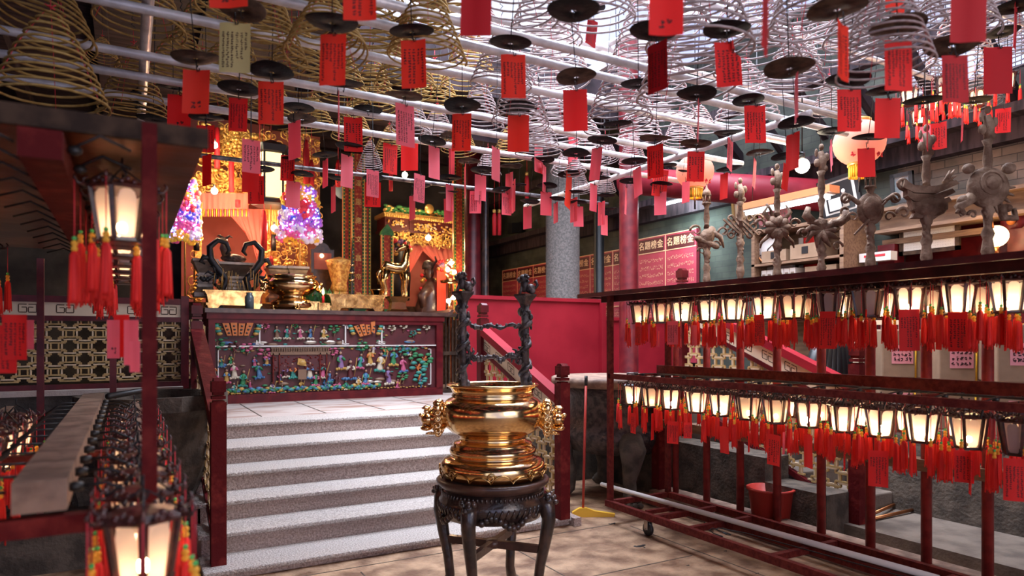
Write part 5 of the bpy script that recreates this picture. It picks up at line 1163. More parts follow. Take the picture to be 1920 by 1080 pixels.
# reading from the far (left) end to the near (right) end
ztop = P(1309, 428, X=WX).z
for i in range(n):
    y0 = ya - i * pw; zt = ztop - (.0 if i > 6 else .09); r_ = MB().bb((-.03, y0 - pw, 1.2), (.02, y0, zt))
    part('plaque', r_, ['plaque'], r)
    q = MB().bb((-.037, y0 - pw + .03, zt - .21), (-.03, y0 - .03, zt - .03), 1)
    for z in (1.40, 1.68, 1.96, zt - .22): q.bb((-.036, y0 - pw, z), (-.03, y0, z + .012), 0)
    q.bb((-.036, y0 - .006, 1.2), (-.03, y0, zt), 0).bb((-.036, y0 - pw, zt - .01), (-.03, y0, zt), 0)
    s_ = MB()
    for z in (1.42, 1.70, 1.98): scribble(s_, -pw / 2 + .04, pw / 2 - .04, z + .02, z + (.22 if z < 1.9 else zt - .27 - z), 16, 6, 0, 0, random.Random(i), .9, .7)
    o = part('gold_lines', q, ['plaqueline', 'maroon'], r)
    o = part('gold_names', s_, ['plaqueline'], r); o.location = (-.034, y0 - pw / 2, 0); o.rotation_euler = (0, 0, -PI / 2)
    for k, ch in enumerate('名題榜金'): writing(ch, .118, 'plaqueline', r, (-.040, y0 - (k + .75) * pw / 4.5, zt - .12), -PI / 2)
# faint green patches, small fittings on the far wall
p = P(1365, 348, X=7.1)
# fluorescent lamps
def flamp(a, c, label, m='orangewood', wdt=.13):
    a = Vector(a); c = Vector(c); mid = (a + c) / 2; L = (c - a).length; ang = math.atan2(c.y - a.y, c.x - a.x)
    r = thing('fluorescent_lamp', label, 'ceiling lamp', mid, ang)
    part('housing', MB().prism([(-L / 2, .03), (L / 2, .03), (L / 2, .09), (-L / 2, .09)], -wdt / 2, wdt / 2), [m], r); part('reflector', MB().bb((-L / 2 + .03, -wdt / 2 + .01, .02), (L / 2 - .03, wdt / 2 - .01, .03)), ['white'], r)
    part('tube', MB().tube([(-L / 2 + .05, 0, 0), (L / 2 - .05, 0, 0)], .018, 10), ['tube'], r)
    b = MB()
    for s in (-1, 1): b.tube([(s * L * .38, 0, .09), (s * L * .30, 0, RZ - mid.z)], .004, 5)
    part('cord', b, ['wire'], r); return r
flamp(P(1392, 402, X=5.06), P(1565, 368, X=5.06), 'fluorescent lamp with orange-brown housing hanging before the photo frames')
flamp(P(1225, 388, X=6), P(1330, 362, X=6), 'bright fluorescent tube lamp washing the green brick wall behind the red column', 'white')
l = bpy.data.lights.new('tube_light', 'AREA'); l.shape = 'RECTANGLE'; l.size = 1.2; l.size_y = .1; l.energy = 26; l.color = (.70, .93, 1); o = bpy.data.objects.new('tube_light', l); q = P(1280, 382, X=5.87); o.location = q; C.objects.link(o); o.rotation_euler = (0, math.radians(-55), PI / 2 * 0)
q = P(1480, 388, X=5.06); point('fluorescent_glow', (q.x, q.y, q.z - .08), 5, (.85, .9, 1), .15)
# paper lanterns
def paper_lantern(px, py, dia, d, label, ch):
    p = P(px, py, d=d); R_ = dia / FPX * d / 2; r = thing('paper_lantern', label, 'lantern', p, -TH)
    prof_ = [(R_ * .42, -R_ * .86)] + [(R_ * math.cos(a) * (1 if k % 2 else .985), R_ * .92 * math.sin(a)) for k, a in enumerate([(-1.1 + i * 2.2 / 22) for i in range(23)])] + [(R_ * .42, R_ * .86)]
    part('shade', MB().lathe(prof_, 32), ['paperlamp'], r, 'glowing pink ribbed paper shade')
    part('rim', MB().lathe([(R_ * .4, -R_ * .95), (R_ * .45, -R_ * .95), (R_ * .45, -R_ * .84), (R_ * .4, -R_ * .84)], 24).lathe([(R_ * .4, R_ * .84), (R_ * .45, R_ * .84), (R_ * .45, R_ * .95), (R_ * .4, R_ * .95)], 24), ['gold'], r)
    q = MB()
    for k in range(22): a = k * .2856; q.tube([(R_ * .36 * math.cos(a), R_ * .36 * math.sin(a), -R_ * .9), (R_ * .36 * math.cos(a), R_ * .36 * math.sin(a), -R_ * 1.42)], .009, 4)
    part('fringe', q, ['yellow'], r, 'yellow fringe'); part('cord', MB().tube([(0, 0, R_ * .9), (0, 0, RZ - p.z)], .005, 5).tube([(0, 0, -R_ * 1.3), (0, 0, -R_ * 2.0)], .008, 5), ['wire'], r)
    q = MB()
    for k in range(5): 
        a = -PI / 2 + (k - 2) * .42
        for j in range(4): q.tube([(R_ * .83 * math.cos(a + .05 * j), R_ * .83 * math.sin(a + .05 * j), -R_ * .62 + .02 * math.sin(j * 2 + k)), (R_ * .80 * math.cos(a + .05 * j + .05), R_ * .80 * math.sin(a + .05 * j + .05), -R_ * .66)], .006, 4)
    part('painted_border', q, ['crimson'], r); point('paper_lantern_light', (p.x, p.y, p.z - R_ * 1.05), 5, (1, .5, .35), .1)
paper_lantern(1303, 322, 70, 6.0, 'round glowing paper lantern hanging in front of the red log beam', 'x')
paper_lantern(1611, 268, 92, 5.2, 'larger round glowing paper lantern near the brick wall eaves', 'x')
for (px, py, d, en, rad, lab) in ((1504, 311, 5.2, 7, .055, 'bright white bulb hanging below an ash plate left of the tilted photo frame'),):
    p = P(px, py, d=d); r = thing('hanging_bulb', lab, 'bulb', p); part('glass', MB().ball((0, 0, 0), rad, 0, 14, 10), ['bulb_white'], r); part('cord', MB().lathe([(.02, .05), (.022, .1), (0, .11)], 10).tube([(0, 0, .1), (0, 0, RZ - p.z)], .005, 5), ['wire'], r); point('hanging_bulb_light', p - Vector((0, 0, .09)), en, (1, .85, .6), .06)
p = P(1868, 443, X=5.96); r = thing('globe_wall_lamp', 'glowing glass globe lamp on the green wall at the right edge', 'lamp', p)
part('globe', MB().ball((0, 0, 0), .085, 0, 16, 10), ['warm_globe'], r); part('bracket', MB().tube([(0, 0, -.08), (.02, 0, -.16), (.2, 0, -.18)], .02, 8).tube([(-.05, 0, .05), (-.10, 0, .2), (-.05, 0, .32)], .012, 8), ['copper'], r); point('globe_light', p + Vector((-.14, 0, 0)), 7, (1, .66, .32), .08)
p = P(1903, 415, X=6.12); single('fire_bell', MB().lathe([(.0, -.03), (.10, -.03), (.105, 0), (.09, .03), (.03, .05), (0, .05)], 24, M4=Matrix.Rotation(-PI / 2, 4, 'Y')).lathe([(.0, .05), (.03, .055), (.035, .06), (0, .07)], 16, m=1, M4=Matrix.Rotation(-PI / 2, 4, 'Y')), ['lacquer', 'orange'], 'round dark red alarm bell on the green wall', 'bell', p)
# frames on the wall
def frame(pxc, pyc, wpx, hpx, X, tilt, lab, name='picture_frame', mats=('black', 'white'), roll=0, inner=None):
    p = P(pxc, pyc, X=X); d_ = p.x * FW[0] + p.y * FW[1]; w_ = wpx * d_ / FPX * 1.25; h_ = hpx * d_ / FPX
    r = thing(name, lab, 'picture frame', p); r.rotation_euler = (tilt, roll, -PI / 2); b = MB(); t = .035
    for (a, c) in (((-w_ / 2, 0, -h_ / 2), (w_ / 2, .03, -h_ / 2 + t)), ((-w_ / 2, 0, h_ / 2 - t), (w_ / 2, .03, h_ / 2)), ((-w_ / 2, 0, -h_ / 2), (-w_ / 2 + t, .03, h_ / 2)), ((w_ / 2 - t, 0, -h_ / 2), (w_ / 2, .03, h_ / 2))): b.bb(a, c)
    part('frame', b, [mats[0]], r); part('sheet', MB().bb((-w_ / 2 + t * .8, .008, -h_ / 2 + t * .8), (w_ / 2 - t * .8, .02, h_ / 2 - t * .8)), [mats[1]], r)
    if inner: inner(r, w_, h_)
    return r
def photo(r, w_, h_):
    part('portrait', MB().bb((-w_ * .33, .002, -h_ * .36), (w_ * .33, .008, h_ * .36), 0).bb((-w_ * .28, -.002, -h_ * .32), (w_ * .02, .004, -h_ * .02), 1).ball((w_ * .12, .0, h_ * .10), (w_ * .05, .004, h_ * .06), 1).prism([(w_ * .06, -h_ * .3), (w_ * .22, -h_ * .3), (w_ * .17, h_ * .05), (w_ * .08, h_ * .05)], -.003, .003, 2), ['black', 'white', 'pewter'], r)
frame(1573, 368, 66, 74, 5.80, .15, 'large tilted black frame with old mounted portrait on the architrave', roll=-.10, inner=photo)
frame(1690, 352, 34, 56, 5.98, .1, 'small black framed photo leaning on the architrave', mats=('black', 'glass'))
def certs(r, w_, h_):
    b = MB(); scribble(b, -w_ * .4, w_ * .4, -h_ * .4, h_ * .35, 30, 9, .004, 0, random.Random(4), 1, .5); part('writing', b, ['pewter'], r)
frame(1740, 446, 88, 56, 6.10, 0, 'wide framed white certificate on the green wall', mats=('darkwood', 'white'), inner=certs)
frame(1394, 392, 46, 44, 5.95, .1, 'tan framed board leaning above the shelf behind the endless knot standard', mats=('ochre', 'meander'))
def pk(r, w_, h_):
    b = MB(); scribble(b, -w_ * .4, w_ * .4, -h_ * .4, h_ * .4, 10, 5, .004, 0, random.Random(8)); part('writing', b, ['pewter'], r)
frame(1450, 404, 56, 36, 5.97, .1, 'pinkish paper notice leaning beside the tan framed board', mats=('pinkpaper', 'pinkpaper'), inner=pk)
# wall clock and office shelves
p = P(1441, 467, X=5.79); r = thing('wall_clock', 'round white wall clock behind the crab and reeds standard', 'clock', p, -PI / 2)
M90 = Matrix.Rotation(PI / 2, 4, 'X')
part('case', MB().lathe([(0, -.03), (.15, -.03), (.16, .0), (.14, .02), (.135, .0), (0, .0)], 32, M4=M90), ['copper'], r); b = MB().lathe([(0, 0), (.135, 0), (.135, .004), (0, .004)], 32, M4=M90)
b.box((.03, -.008, .02), (.07, .004, .008), 1, ry=-.6).box((-.01, -.008, -.04), (.01, .004, .09), 1, ry=.2)
for k in range(12): b.box((.115 * math.cos(k * PI / 6), -.006, .115 * math.sin(k * PI / 6)), (.012, .003, .012), 1)
part('clock_face', b, ['white', 'black'], r)
b = MB().bb((5.71, 3.96, 1.924), (6.12, 5.02, 1.957)).bb((5.71, 3.96, 2.251), (6.12, 5.02, 2.275)).bb((5.71, 3.96, PZ), (6.12, 4, 2.642)).bb((5.71, 4.98, PZ), (6.12, 5.02, 2.642)).bb((6.09, 3.96, PZ), (6.12, 5.02, 2.642)).bb((5.71, 3.96, 2.593), (6.12, 5.02, 2.626))
single('office_shelf', b, ['wood'], 'brown wooden shelf full of boxes behind the endless knot standard', 'shelf')
rr = random.Random(9); lab = ['brown cardboard carton on the office shelf, %s from the left']
yy = 4.92; k = 0
for (wy, hz_, zz, cm, nm) in ((.30, .115, 2.275, 'cardboard', 'flat tan carton on the upper shelf, farther one'), (.34, .14, 2.275, 'cardboard', 'flat tan carton on the upper shelf, nearer one')):
    single('storage_carton', MB().box((0, 0, hz_ / 2 + .012), (.26, wy, hz_)).box((-.132, 0, hz_ / 2 + .02), (.003, .07, .07), 1), [cm, 'black'], nm, 'box', (5.88, yy - wy / 2, zz)); yy -= wy + .05
yy = 4.92
for k in range(6):
    for j in range(2):
        q = MB().box((0, 0, .06), (.16, .062, .12), 0); scribble_ = MB(); q.box((-.082, 0, .06), (.002, .04, .04), 1)
        single('file_box', q, ['white', 'pewter'], 'white labelled file box, %s from the far side in the %s row of the shelf' % (ORD[k], ['lower', 'upper'][j]), 'file box', (5.84, 4.90 - k * .07, 1.962 + j * .125), 0, 'white file boxes on the office shelf')
single('storage_carton', MB().box((0, 0, .12), (.28, .34, .24)).box((-.142, 0, .16), (.003, .16, .04), 1), ['cardboard', 'pewter'], 'large tan cardboard carton standing on the lower shelf', 'box', (5.89, 4.23, 1.958))
# door recess things
p = P(1523, 480, X=6); r = thing('festive_banners', 'red and green festive banners hanging in the dark doorway', 'banner', p, -PI / 2)
for k, (m_, ww_) in enumerate((('white', .05), ('tag_red', .17), ('leaf', .08))): part('banner', MB().bb((-.16 + (0, .06, .24)[k], 0, -.18), (-.16 + (0, .06, .24)[k] + ww_, .01, .20)), [m_], r)
p = P(1464, 500, X=5.91); single('white_notice_board', MB().bb((-.02, -.16, -.14), (.02, .16, .14)), ['white'], 'small pale notice board standing behind the crab and reeds standard', 'board', p)
single('lying_paper', MB().box((0, 0, 0), (.1, .3, .08)).box((-.052, 0, .01), (.003, .2, .02), 1), ['white', 'crimson'], 'white packet with red stripe on the doorway ledge', 'packet', P(1646, 482, X=5.96))
# ------------------------------------------------------------------ pipes under the roof
PHZ = 2.95
def pipe(a, b_, r_, m, label, name='ceiling_pipe'): return single(name, MB().tube([a, (a + b_) / 2, b_], r_, 12), [m], label, 'pipe', group='white pipes of the incense rack')
rows = [(480, -52, 'front'), (480, -12, 0), (480, 62, 0), (480, 140, 0), (480, 180, 0), (480, 215, 0), (480, 300, 0)]
PY = []
k = 0
for i, (px, py, _) in enumerate(rows):
    y = P(px, py, Z=PHZ).y; PY.append(y); x1 = {6: P(1145, 378, Z=PHZ).x}.get(i, 4.25 + .12 * (i % 2))
    z = PHZ + (.0 if i < 6 else -.02)
    pipe(Vector((-2.6, y, z)), Vector((x1, y - .02, z - .02 * (i % 2))), .022 if i < 6 else .018, 'pipe' if i < 6 else 'darkpipe', ('thin dark pipe farthest back above the altar' if i == 6 else 'long white ceiling pipe, %s from the front of the incense rack' % ORD[i]))
for i, (a, c) in enumerate((((930, 78), (1440, 190)), ((985, 85), (1500, 215)))): pass
for i in range(4):
    y = 2.3 + i * .85; pipe(Vector((1.0, y, 3.62)), Vector((8.2, y, 3.60)), .02, 'pipe', 'upper level white pipe above the coils, %s from the front' % ORD[i])
a = P(303, -8, Z=PHZ + .05); c = P(248, 240, Z=PHZ + .05); cx_ = (a.x + c.x) / 2
pipe(Vector((cx_, .8, PHZ + .05)), Vector((cx_, c.y, PHZ + .05)), .026, 'pipe', 'thick white cross pipe chained above the left lantern rack')
pipe(P(985, 387, Z=PHZ - .05), P(1520, 212, Z=PHZ - .05), .024, 'pipe', 'long white cross pipe running to the right under the incense rack')
pipe(P(700, 60, Z=3.6), P(880, -20, Z=3.6), .02, 'dustybeam', 'brownish cross pipe high above the middle coils')
pipe(P(1090, 108, Z=3.65), P(1185, 62, Z=3.65), .02, 'pipe', 'upper cross pipe in front of the bright skylight')
b = MB(); p = P(262, 180, Z=PHZ)
for k in range(9):
    a = k * .7; b.tube([(p.x + .05 * math.cos(a + t_) , p.y + .02 * math.sin(t_), p.z + .06 - k * .022 + .012 * math.sin(t_ * 2)) for t_ in (0, .6, 1.2, 1.8)], .006, 5)
single('chain', b, ['wire'], 'dark chain wrapped round the thick left cross pipe', 'chain')

# ------------------------------------------------------------------ incense coils
def coil_mesh(turns, R0, h, thick, sag, pale, seed, flat=.0):  # pale picks the rod colour that holds the skylight tint
    rr = random.Random(seed); n = int(turns * 24); pts = []
    tx, ty = rr.uniform(-.05, .05), rr.uniform(-.05, .05)
    for i in range(n + 1):
        t_ = i / n; R_ = .016 + (R0 - .016) * (t_ ** .72); a = t_ * turns * 2 * PI; z = -h * t_
        pts.append((R_ * math.cos(a), R_ * math.sin(a), z + (tx - sag * .4) * R_ * math.cos(a) * t_ + ty * R_ * math.sin(a) * t_))
    me = MB().tube(pts, thick, 5).mesh('coil', ['incense_pale' if pale else 'incense'])
    q = MB()
    for k in range(3):
        a = k * 2.094 + .4; q.tube([(.02 * math.cos(a), .02 * math.sin(a), .0), (R0 * .55 * math.cos(a), R0 * .55 * math.sin(a), -h * .42), (R0 * .92 * math.cos(a), R0 * .92 * math.sin(a), -h * .92)], .0016, 4)
    q.tube([(0, 0, 0), (0, 0, .10)], .002, 4)
    for j in range(5): q.tube([(0, 0, .02), (.02 * math.cos(j * 1.3), .02 * math.sin(j * 1.3), .03 - .01 * (j % 2))], .003, 4)
    hk = MB().tube([(0, 0, .10), (.012, 0, .12), (-.012, 0, .14), (.012, 0, .16), (-.01, 0, .18), (0, 0, .20), (0, 0, .30), (-.012, 0, .34), (-.03, 0, .33), (-.032, 0, .30)], .0028, 5)
    return me, q.mesh('red_string', ['string']), hk.mesh('hanging_hook', ['wire'])
CM = [coil_mesh(t, R_, h, th, sg, pl, i) for i, (t, R_, h, th, sg, pl) in enumerate(((12, .22, .40, .0056, .2, 0), (10, .22, .32, .0058, .4, 0), (14, .22, .48, .0054, .1, 0), (12, .22, .40, .0056, .2, 1), (9, .21, .30, .006, .5, 1), (14, .22, .5, .0054, .1, 1), (5, .09, .10, .0055, .3, 1), (4, .07, .05, .006, .3, 1)))]
coils = [  # centre x, base y, width in the photo, kind
 (78, 62, 180, 1), (95, 205, 200, 0), (250, 222, 125, 2), (262, 52, 160, 0), (192, 115, 62, 1), (340, 150, 130, 1), (400, 100, 150, 0), (455, 30, 170, 2), (500, 118, 150, 0), (545, 55, 160, 2), (425, 170, 130, 1), (560, 160, 130, 0), (380, 205, 100, 2), (505, 225, 100, 0), (610, 105, 160, 1), (690, 52, 170, 0), (700, 140, 150, 2), (640, 190, 110, 0), (585, 245, 90, 1), (770, 30, 150, 2), (800, 112, 150, 0), (845, 40, 150, 1), (760, 170, 120, 0), (700, 215, 100, 2), (660, 262, 80, 0), (905, 105, 110, 3), (960, 22, 180, 3), (880, 165, 110, 2), (815, 205, 100, 0), (770, 250, 80, 3), (730, 290, 60, 0), (940, 165, 120, 3), (1020, 85, 150, 3), (1040, 160, 140, 3), (975, 235, 110, 5), (900, 235, 90, 3), (860, 285, 70, 0), (694, 322, 52, 5), (1035, 225, 120, 5),
 (1115, 40, 160, 3), (1265, 40, 110, 4), (1310, 95, 200, 5), (1290, 175, 190, 3), (1210, 150, 150, 5), (1160, 235, 130, 3), (1240, 228, 130, 5), (1312, 245, 70, 4), (1152, 195, 45, 6), (1240, 205, 34, 7), (1390, 40, 100, 4), (1420, 130, 160, 5), (1400, 225, 120, 3), (1497, 60, 140, 5), (1486, 178, 150, 4), (1545, 40, 200, 3), (1570, 110, 140, 5), (1555, 213, 62, 5), (1630, 70, 180, 4), (1660, 135, 170, 5), (1690, 50, 150, 3), (1733, 184, 86, 5), (1790, 60, 150, 3), (1800, 130, 120, 5), (1850, 70, 120, 5), (1828, 208, 100, 4), (1890, 130, 110, 3), (1905, 40, 140, 5), (1495, 130, 90, 3),
 (1100, 300, 90, 3), (1060, 325, 60, 4), (1078, 325, 44, 6), (1088, 362, 36, 5), (1136, 362, 30, 5), (1186, 306, 52, 5), (1135, 302, 50, 3), (1010, 290, 90, 3), (955, 300, 70, 0), (915, 325, 50, 3), (1200, 270, 90, 5), (1275, 275, 70, 3), (1040, 270, 100, 3), (820, 262, 70, 3)]
coils.sort(key=lambda c: (c[1], c[0]))
BANDS = [(0, 70, 'along the top edge'), (70, 135, 'second band from top'), (135, 200, 'third band from top'), (200, 260, 'fourth band from top'), (260, 600, 'lowest far band')]
def band(y):
    for i, (a, c, t_) in enumerate(BANDS):
        if y < c: return i, t_
    return 4, BANDS[4][2]
def ordinals(items, xf, yf):
    g = {}
    for k, it in enumerate(items): g.setdefault(band(yf(it))[0], []).append((xf(it), k))
    out = {}
    for b_, l_ in g.items():
        l_.sort()
        for i, (x, k) in enumerate(l_): out[k] = '%s from the left, %s' % (ORD[i], BANDS[b_][2])
    return out
co = ordinals(coils, lambda c: c[0], lambda c: c[1])
PLACED = []
for i, (px, py, w_, kd) in enumerate(coils):
    R_ = {6: .09, 7: .07}.get(kd, .22); d_ = 2 * R_ * FPX / w_
    best = None
    for f_ in (1, .9, 1.1, .8, 1.2, .72, 1.3, 1.4):
        d2 = max(2.0, min(d_ * f_, 6.0)); s = max(.42, min(1.35, w_ * d2 / FPX / (2 * R_)))
        hgt = {0: .4, 1: .32, 2: .48, 3: .4, 4: .3, 5: .5, 6: .10, 7: .05}[kd] * s; p = P(px, py, d=d2); ov = abs(f_ - 1) * .05
        for (qx, qy, qz, qr, qh) in PLACED:
            dist = math.hypot(p.x - qx, p.y - qy); dz = min(p.z + hgt, qz + qh) - max(p.z, qz)
            if dz > 0 and dist < R_ * s + qr: ov += (R_ * s + qr - dist) * dz
        if best is None or ov < best[0]: best = (ov, p, s, hgt)
    ov, p, s, hgt = best; PLACED.append((p.x, p.y, p.z, R_ * s, hgt)); z = p.z + hgt
    r = thing('incense_coil', '%s spiral incense coil, %s' % ({0: 'tan', 1: 'wide tan', 2: 'tall tan', 3: 'pale', 4: 'loose pale', 5: 'tall pale', 6: 'small burnt down', 7: 'tiny burnt down'}[kd], co[i]), 'incense coil', (p.x, p.y, z), i * 1.3, 'incense coils hanging under the roof')
    r.scale = (s, s, s); me, st, hk = CM[kd]; link('coil', me, r); link('red_string', st, r); link('hanging_hook', hk, r)

# ------------------------------------------------------------------ ash plates on wires
def plate_mesh(m, seed):
    rr = random.Random(seed); q = MB(); n = 32
    dz = [.004 * math.sin(2 * PI * j / n * (1 + seed % 2) + seed) for j in range(n)]
    vs = []
    for (R_, z) in ((.012, .0), (.05, .001), (.088, .006), (.092, .008), (.088, .0095), (.05, .0045), (.012, .004)):
        vs += [(R_ * math.cos(2 * PI * j / n), R_ * math.sin(2 * PI * j / n), z + dz[j] * (R_ / .09) ** 2) for j in range(n)]
    q.add(vs, [(i * n + j, i * n + (j + 1) % n, ((i + 1) % 7) * n + (j + 1) % n, ((i + 1) % 7) * n + j) for i in range(7) for j in range(n)])
    return q.mesh('plate', [m])
PMX = [plate_mesh('plate', 1), plate_mesh('plate', 2), plate_mesh('plate_rust', 3)]
WR = MB().tube([(0, 0, -.018), (0, 0, .4), (.002, 0, .8)], .0022, 5).tube([(0, 0, -.018), (.006, 0, -.03), (.012, 0, -.022)], .0022, 5).mesh('wire', ['wire'])
plates = [(452, 20, 90, 2), (367, 111, 86, 2), (325, 165, 60, 0), (287, 225, 58, 0), (387, 223, 62, 0), (448, 169, 76, 0), (622, 45, 98, 0), (772, 62, 84, 0), (510, 137, 80, 0), (645, 160, 74, 0), (757, 182, 72, 2), (560, 204, 58, 0), (567, 225, 54, 2), (690, 208, 54, 0), (867, 200, 70, 0), (957, 83, 80, 0), (735, 258, 44, 0), (810, 266, 54, 0), (775, 243, 30, 0), (845, 256, 40, 2), (1075, 22, 100, 0), (1105, 18, 60, 0), (1081, 146, 76, 2), (1225, 62, 90, 0), (1363, 58, 88, 0), (1197, 160, 66, 0), (1306, 178, 74, 0), (1403, 190, 58, 0), (975, 202, 58, 0), (1158, 234, 58, 0), (1013, 256, 44, 0), (1129, 265, 56, 0), (1229, 261, 60, 2), (1056, 236, 30, 2), (1366, 250, 54, 0), (1305, 271, 58, 2), (1570, 20, 108, 2), (1683, 53, 100, 2), (1785, 88, 96, 2), (1480, 130, 92, 2), (1590, 152, 80, 0), (1664, 172, 76, 0), (1493, 233, 66, 0), (1732, 191, 72, 0), (1878, 62, 60, 0), (1560, 248, 52, 0), (1628, 260, 58, 0), (1905, 15, 70, 0), (1825, 190, 60, 2),
 (490, 319, 48, 0), (567, 328, 42, 0), (610, 292, 47, 0), (656, 276, 54, 0), (634, 336, 42, 0), (880, 304, 42, 2), (904, 320, 44, 0), (844, 335, 44, 0), (841, 362, 38, 0), (955, 314, 42, 2), (942, 357, 38, 0), (1080, 289, 52, 0), (1018, 301, 44, 0), (968, 312, 24, 2), (1067, 328, 44, 0), (1025, 350, 40, 0), (974, 348, 26, 0), (1124, 335, 42, 0), (1190, 304, 50, 0), (1253, 311, 32, 0), (1182, 341, 42, 0), (1240, 347, 42, 0), (1076, 361, 40, 0), (993, 379, 38, 0), (1046, 374, 32, 0), (1084, 381, 34, 0), (1137, 368, 34, 0), (1142, 393, 28, 0), (1368, 318, 50, 0), (1425, 288, 50, 2), (1281, 322, 20, 0), (1476, 295, 58, 0), (790, 350, 36, 0), (700, 335, 40, 0), (545, 300, 34, 0)]
po = ordinals(plates, lambda c: c[0], lambda c: c[1]); PL = []
for i, (px, py, w_, kd) in enumerate(plates):
    s = 1.0; d_ = .184 * FPX / w_
    if d_ > 5.4: s = 5.4 / d_; d_ = 5.4
    p = P(px, py, d=d_); r = thing('ash_plate', '%s round ash plate on a wire, %s' % ({0: 'black', 2: 'brown rusty'}[kd], po[i]), 'ash plate', p, i * .9, 'ash plates hanging under the coils')
    r.scale = (s, s, 1); rr = random.Random(i * 3 + 1); r.rotation_euler = (rr.uniform(-.10, .10), rr.uniform(-.10, .10), i * .9)
    link('plate', PMX[2 if kd == 2 else i % 2], r); o = link('wire', WR, r); PL.append((px, py, w_, d_, p))

# ------------------------------------------------------------------ paper tags under the plates
tags = [(427, -78, 72, 92, 'O', 2), (441, 43, 58, 92, 'Y', 0), (369, 131, 50, 82, 'O', 2), (337, 177, 44, 70, 'R', 2), (447, 184, 34, 62, 'R', 0), (386, 235, 34, 50, 'R', 1), (388, 290, 26, 58, 'R', 3), (471, 262, 27, 62, 'P', 1), (470, 306, 32, 54, 'R', 3), (480, 330, 30, 52, 'R', 1), (625, 64, 50, 96, 'O', 0), (674, -58, 62, 96, 'O', 1), (775, 75, 47, 90, 'O', 1), (894, -30, 58, 96, 'D', 3), (962, 102, 46, 82, 'O', 0), (508, 153, 47, 80, 'O', 0), (635, 176, 15, 82, 'P', 3), (662, 220, 33, 64, 'R', 1), (552, 228, 31, 70, 'P', 3), (759, 196, 31, 78, 'P', 0), (866, 213, 36, 70, 'O', 0), (972, 216, 40, 68, 'O', 3), (1078, 168, 45, 78, 'R', 3), (1112, 36, 22, 52, 'D', 0), (1249, -40, 64, 106, 'R', 2), (1436, -30, 34, 126, 'D', 0), (1232, 80, 28, 92, 'D', 0), (1363, 78, 48, 84, 'R', 9), (1415, 198, 40, 70, 'R', 0), (1310, 190, 8, 72, 'P', 3), (1074, 250, 17, 68, 'P', 3), (1579, 43, 40, 105, 'O', 1), (1684, 76, 54, 94, 'R', 0), (1678, -60, 42, 82, 'O', 3), (1817, -25, 64, 104, 'D', 3), (1790, 104, 50, 88, 'D', 0), (1871, 88, 52, 88, 'D', 3), (1592, 168, 46, 78, 'R', 0), (1665, 184, 46, 75, 'R', 3), (1739, 204, 20, 76, 'D', 3), (1760, 230, 18, 50, 'R', 1), (1805, 210, 15, 55, 'D', 0), (1881, 203, 20, 46, 'R', 0), (1493, 142, 10, 84, 'P', 3), (1487, 250, 11, 68, 'R', 3), (1475, 308, 18, 50, 'R', 3),
 (540, 291, 26, 48, 'R', 1), (550, 340, 20, 50, 'P', 3), (610, 299, 18, 52, 'P', 3), (651, 291, 15, 60, 'P', 3), (625, 348, 14, 50, 'P', 3), (732, 270, 24, 56, 'R', 0), (768, 260, 32, 60, 'R', 3), (699, 319, 20, 50, 'P', 0), (699, 342, 30, 46, 'R', 0), (814, 275, 16, 60, 'P', 3), (847, 272, 14, 62, 'P', 3), (787, 327, 18, 52, 'P', 0), (773, 366, 14, 46, 'P', 3), (843, 346, 11, 50, 'P', 3), (840, 371, 18, 45, 'P', 3), (901, 328, 20, 48, 'P', 3), (892, 358, 22, 42, 'P', 0), (930, 277, 13, 62, 'P', 3), (955, 324, 14, 50, 'P', 3), (950, 363, 18, 40, 'P', 0), (872, 310, 5, 60, 'P', 3), (1010, 264, 14, 60, 'P', 3), (963, 338, 8, 60, 'P', 3), (1021, 310, 7, 50, 'P', 3), (989, 387, 15, 42, 'P', 3), (1024, 360, 21, 44, 'P', 3), (1042, 380, 8, 38, 'P', 3), (1068, 318, 12, 74, 'O', 3), (1076, 371, 11, 45, 'P', 3), (1084, 387, 19, 38, 'P', 3), (1120, 277, 18, 60, 'P', 3), (1113, 345, 15, 51, 'P', 3), (1128, 378, 10, 44, 'P', 3), (1133, 403, 14, 38, 'P', 3), (1194, 315, 11, 54, 'P', 3), (1174, 350, 6, 52, 'P', 3), (1228, 272, 24, 62, 'R', 0), (1240, 318, 28, 50, 'R', 0), (1238, 360, 21, 43, 'P', 3), (1305, 284, 32, 56, 'R', 1), (1286, 340, 10, 40, 'P', 3), (1370, 262, 20, 58, 'P', 0), (1358, 325, 8, 48, 'R', 3), (1416, 298, 13, 58, 'P', 3), (1624, 278, 32, 54, 'R', 3), (1557, 268, 7, 54, 'P', 3), (1736, 236, 14, 40, 'P', 3), (1905, 0, 30, 90, 'D', 3)]
to = ordinals(tags, lambda c: c[0], lambda c: c[1])
CN = {'O': 'bright orange-red', 'R': 'red', 'D': 'deep red shaded', 'P': 'pink', 'Y': 'yellow'}
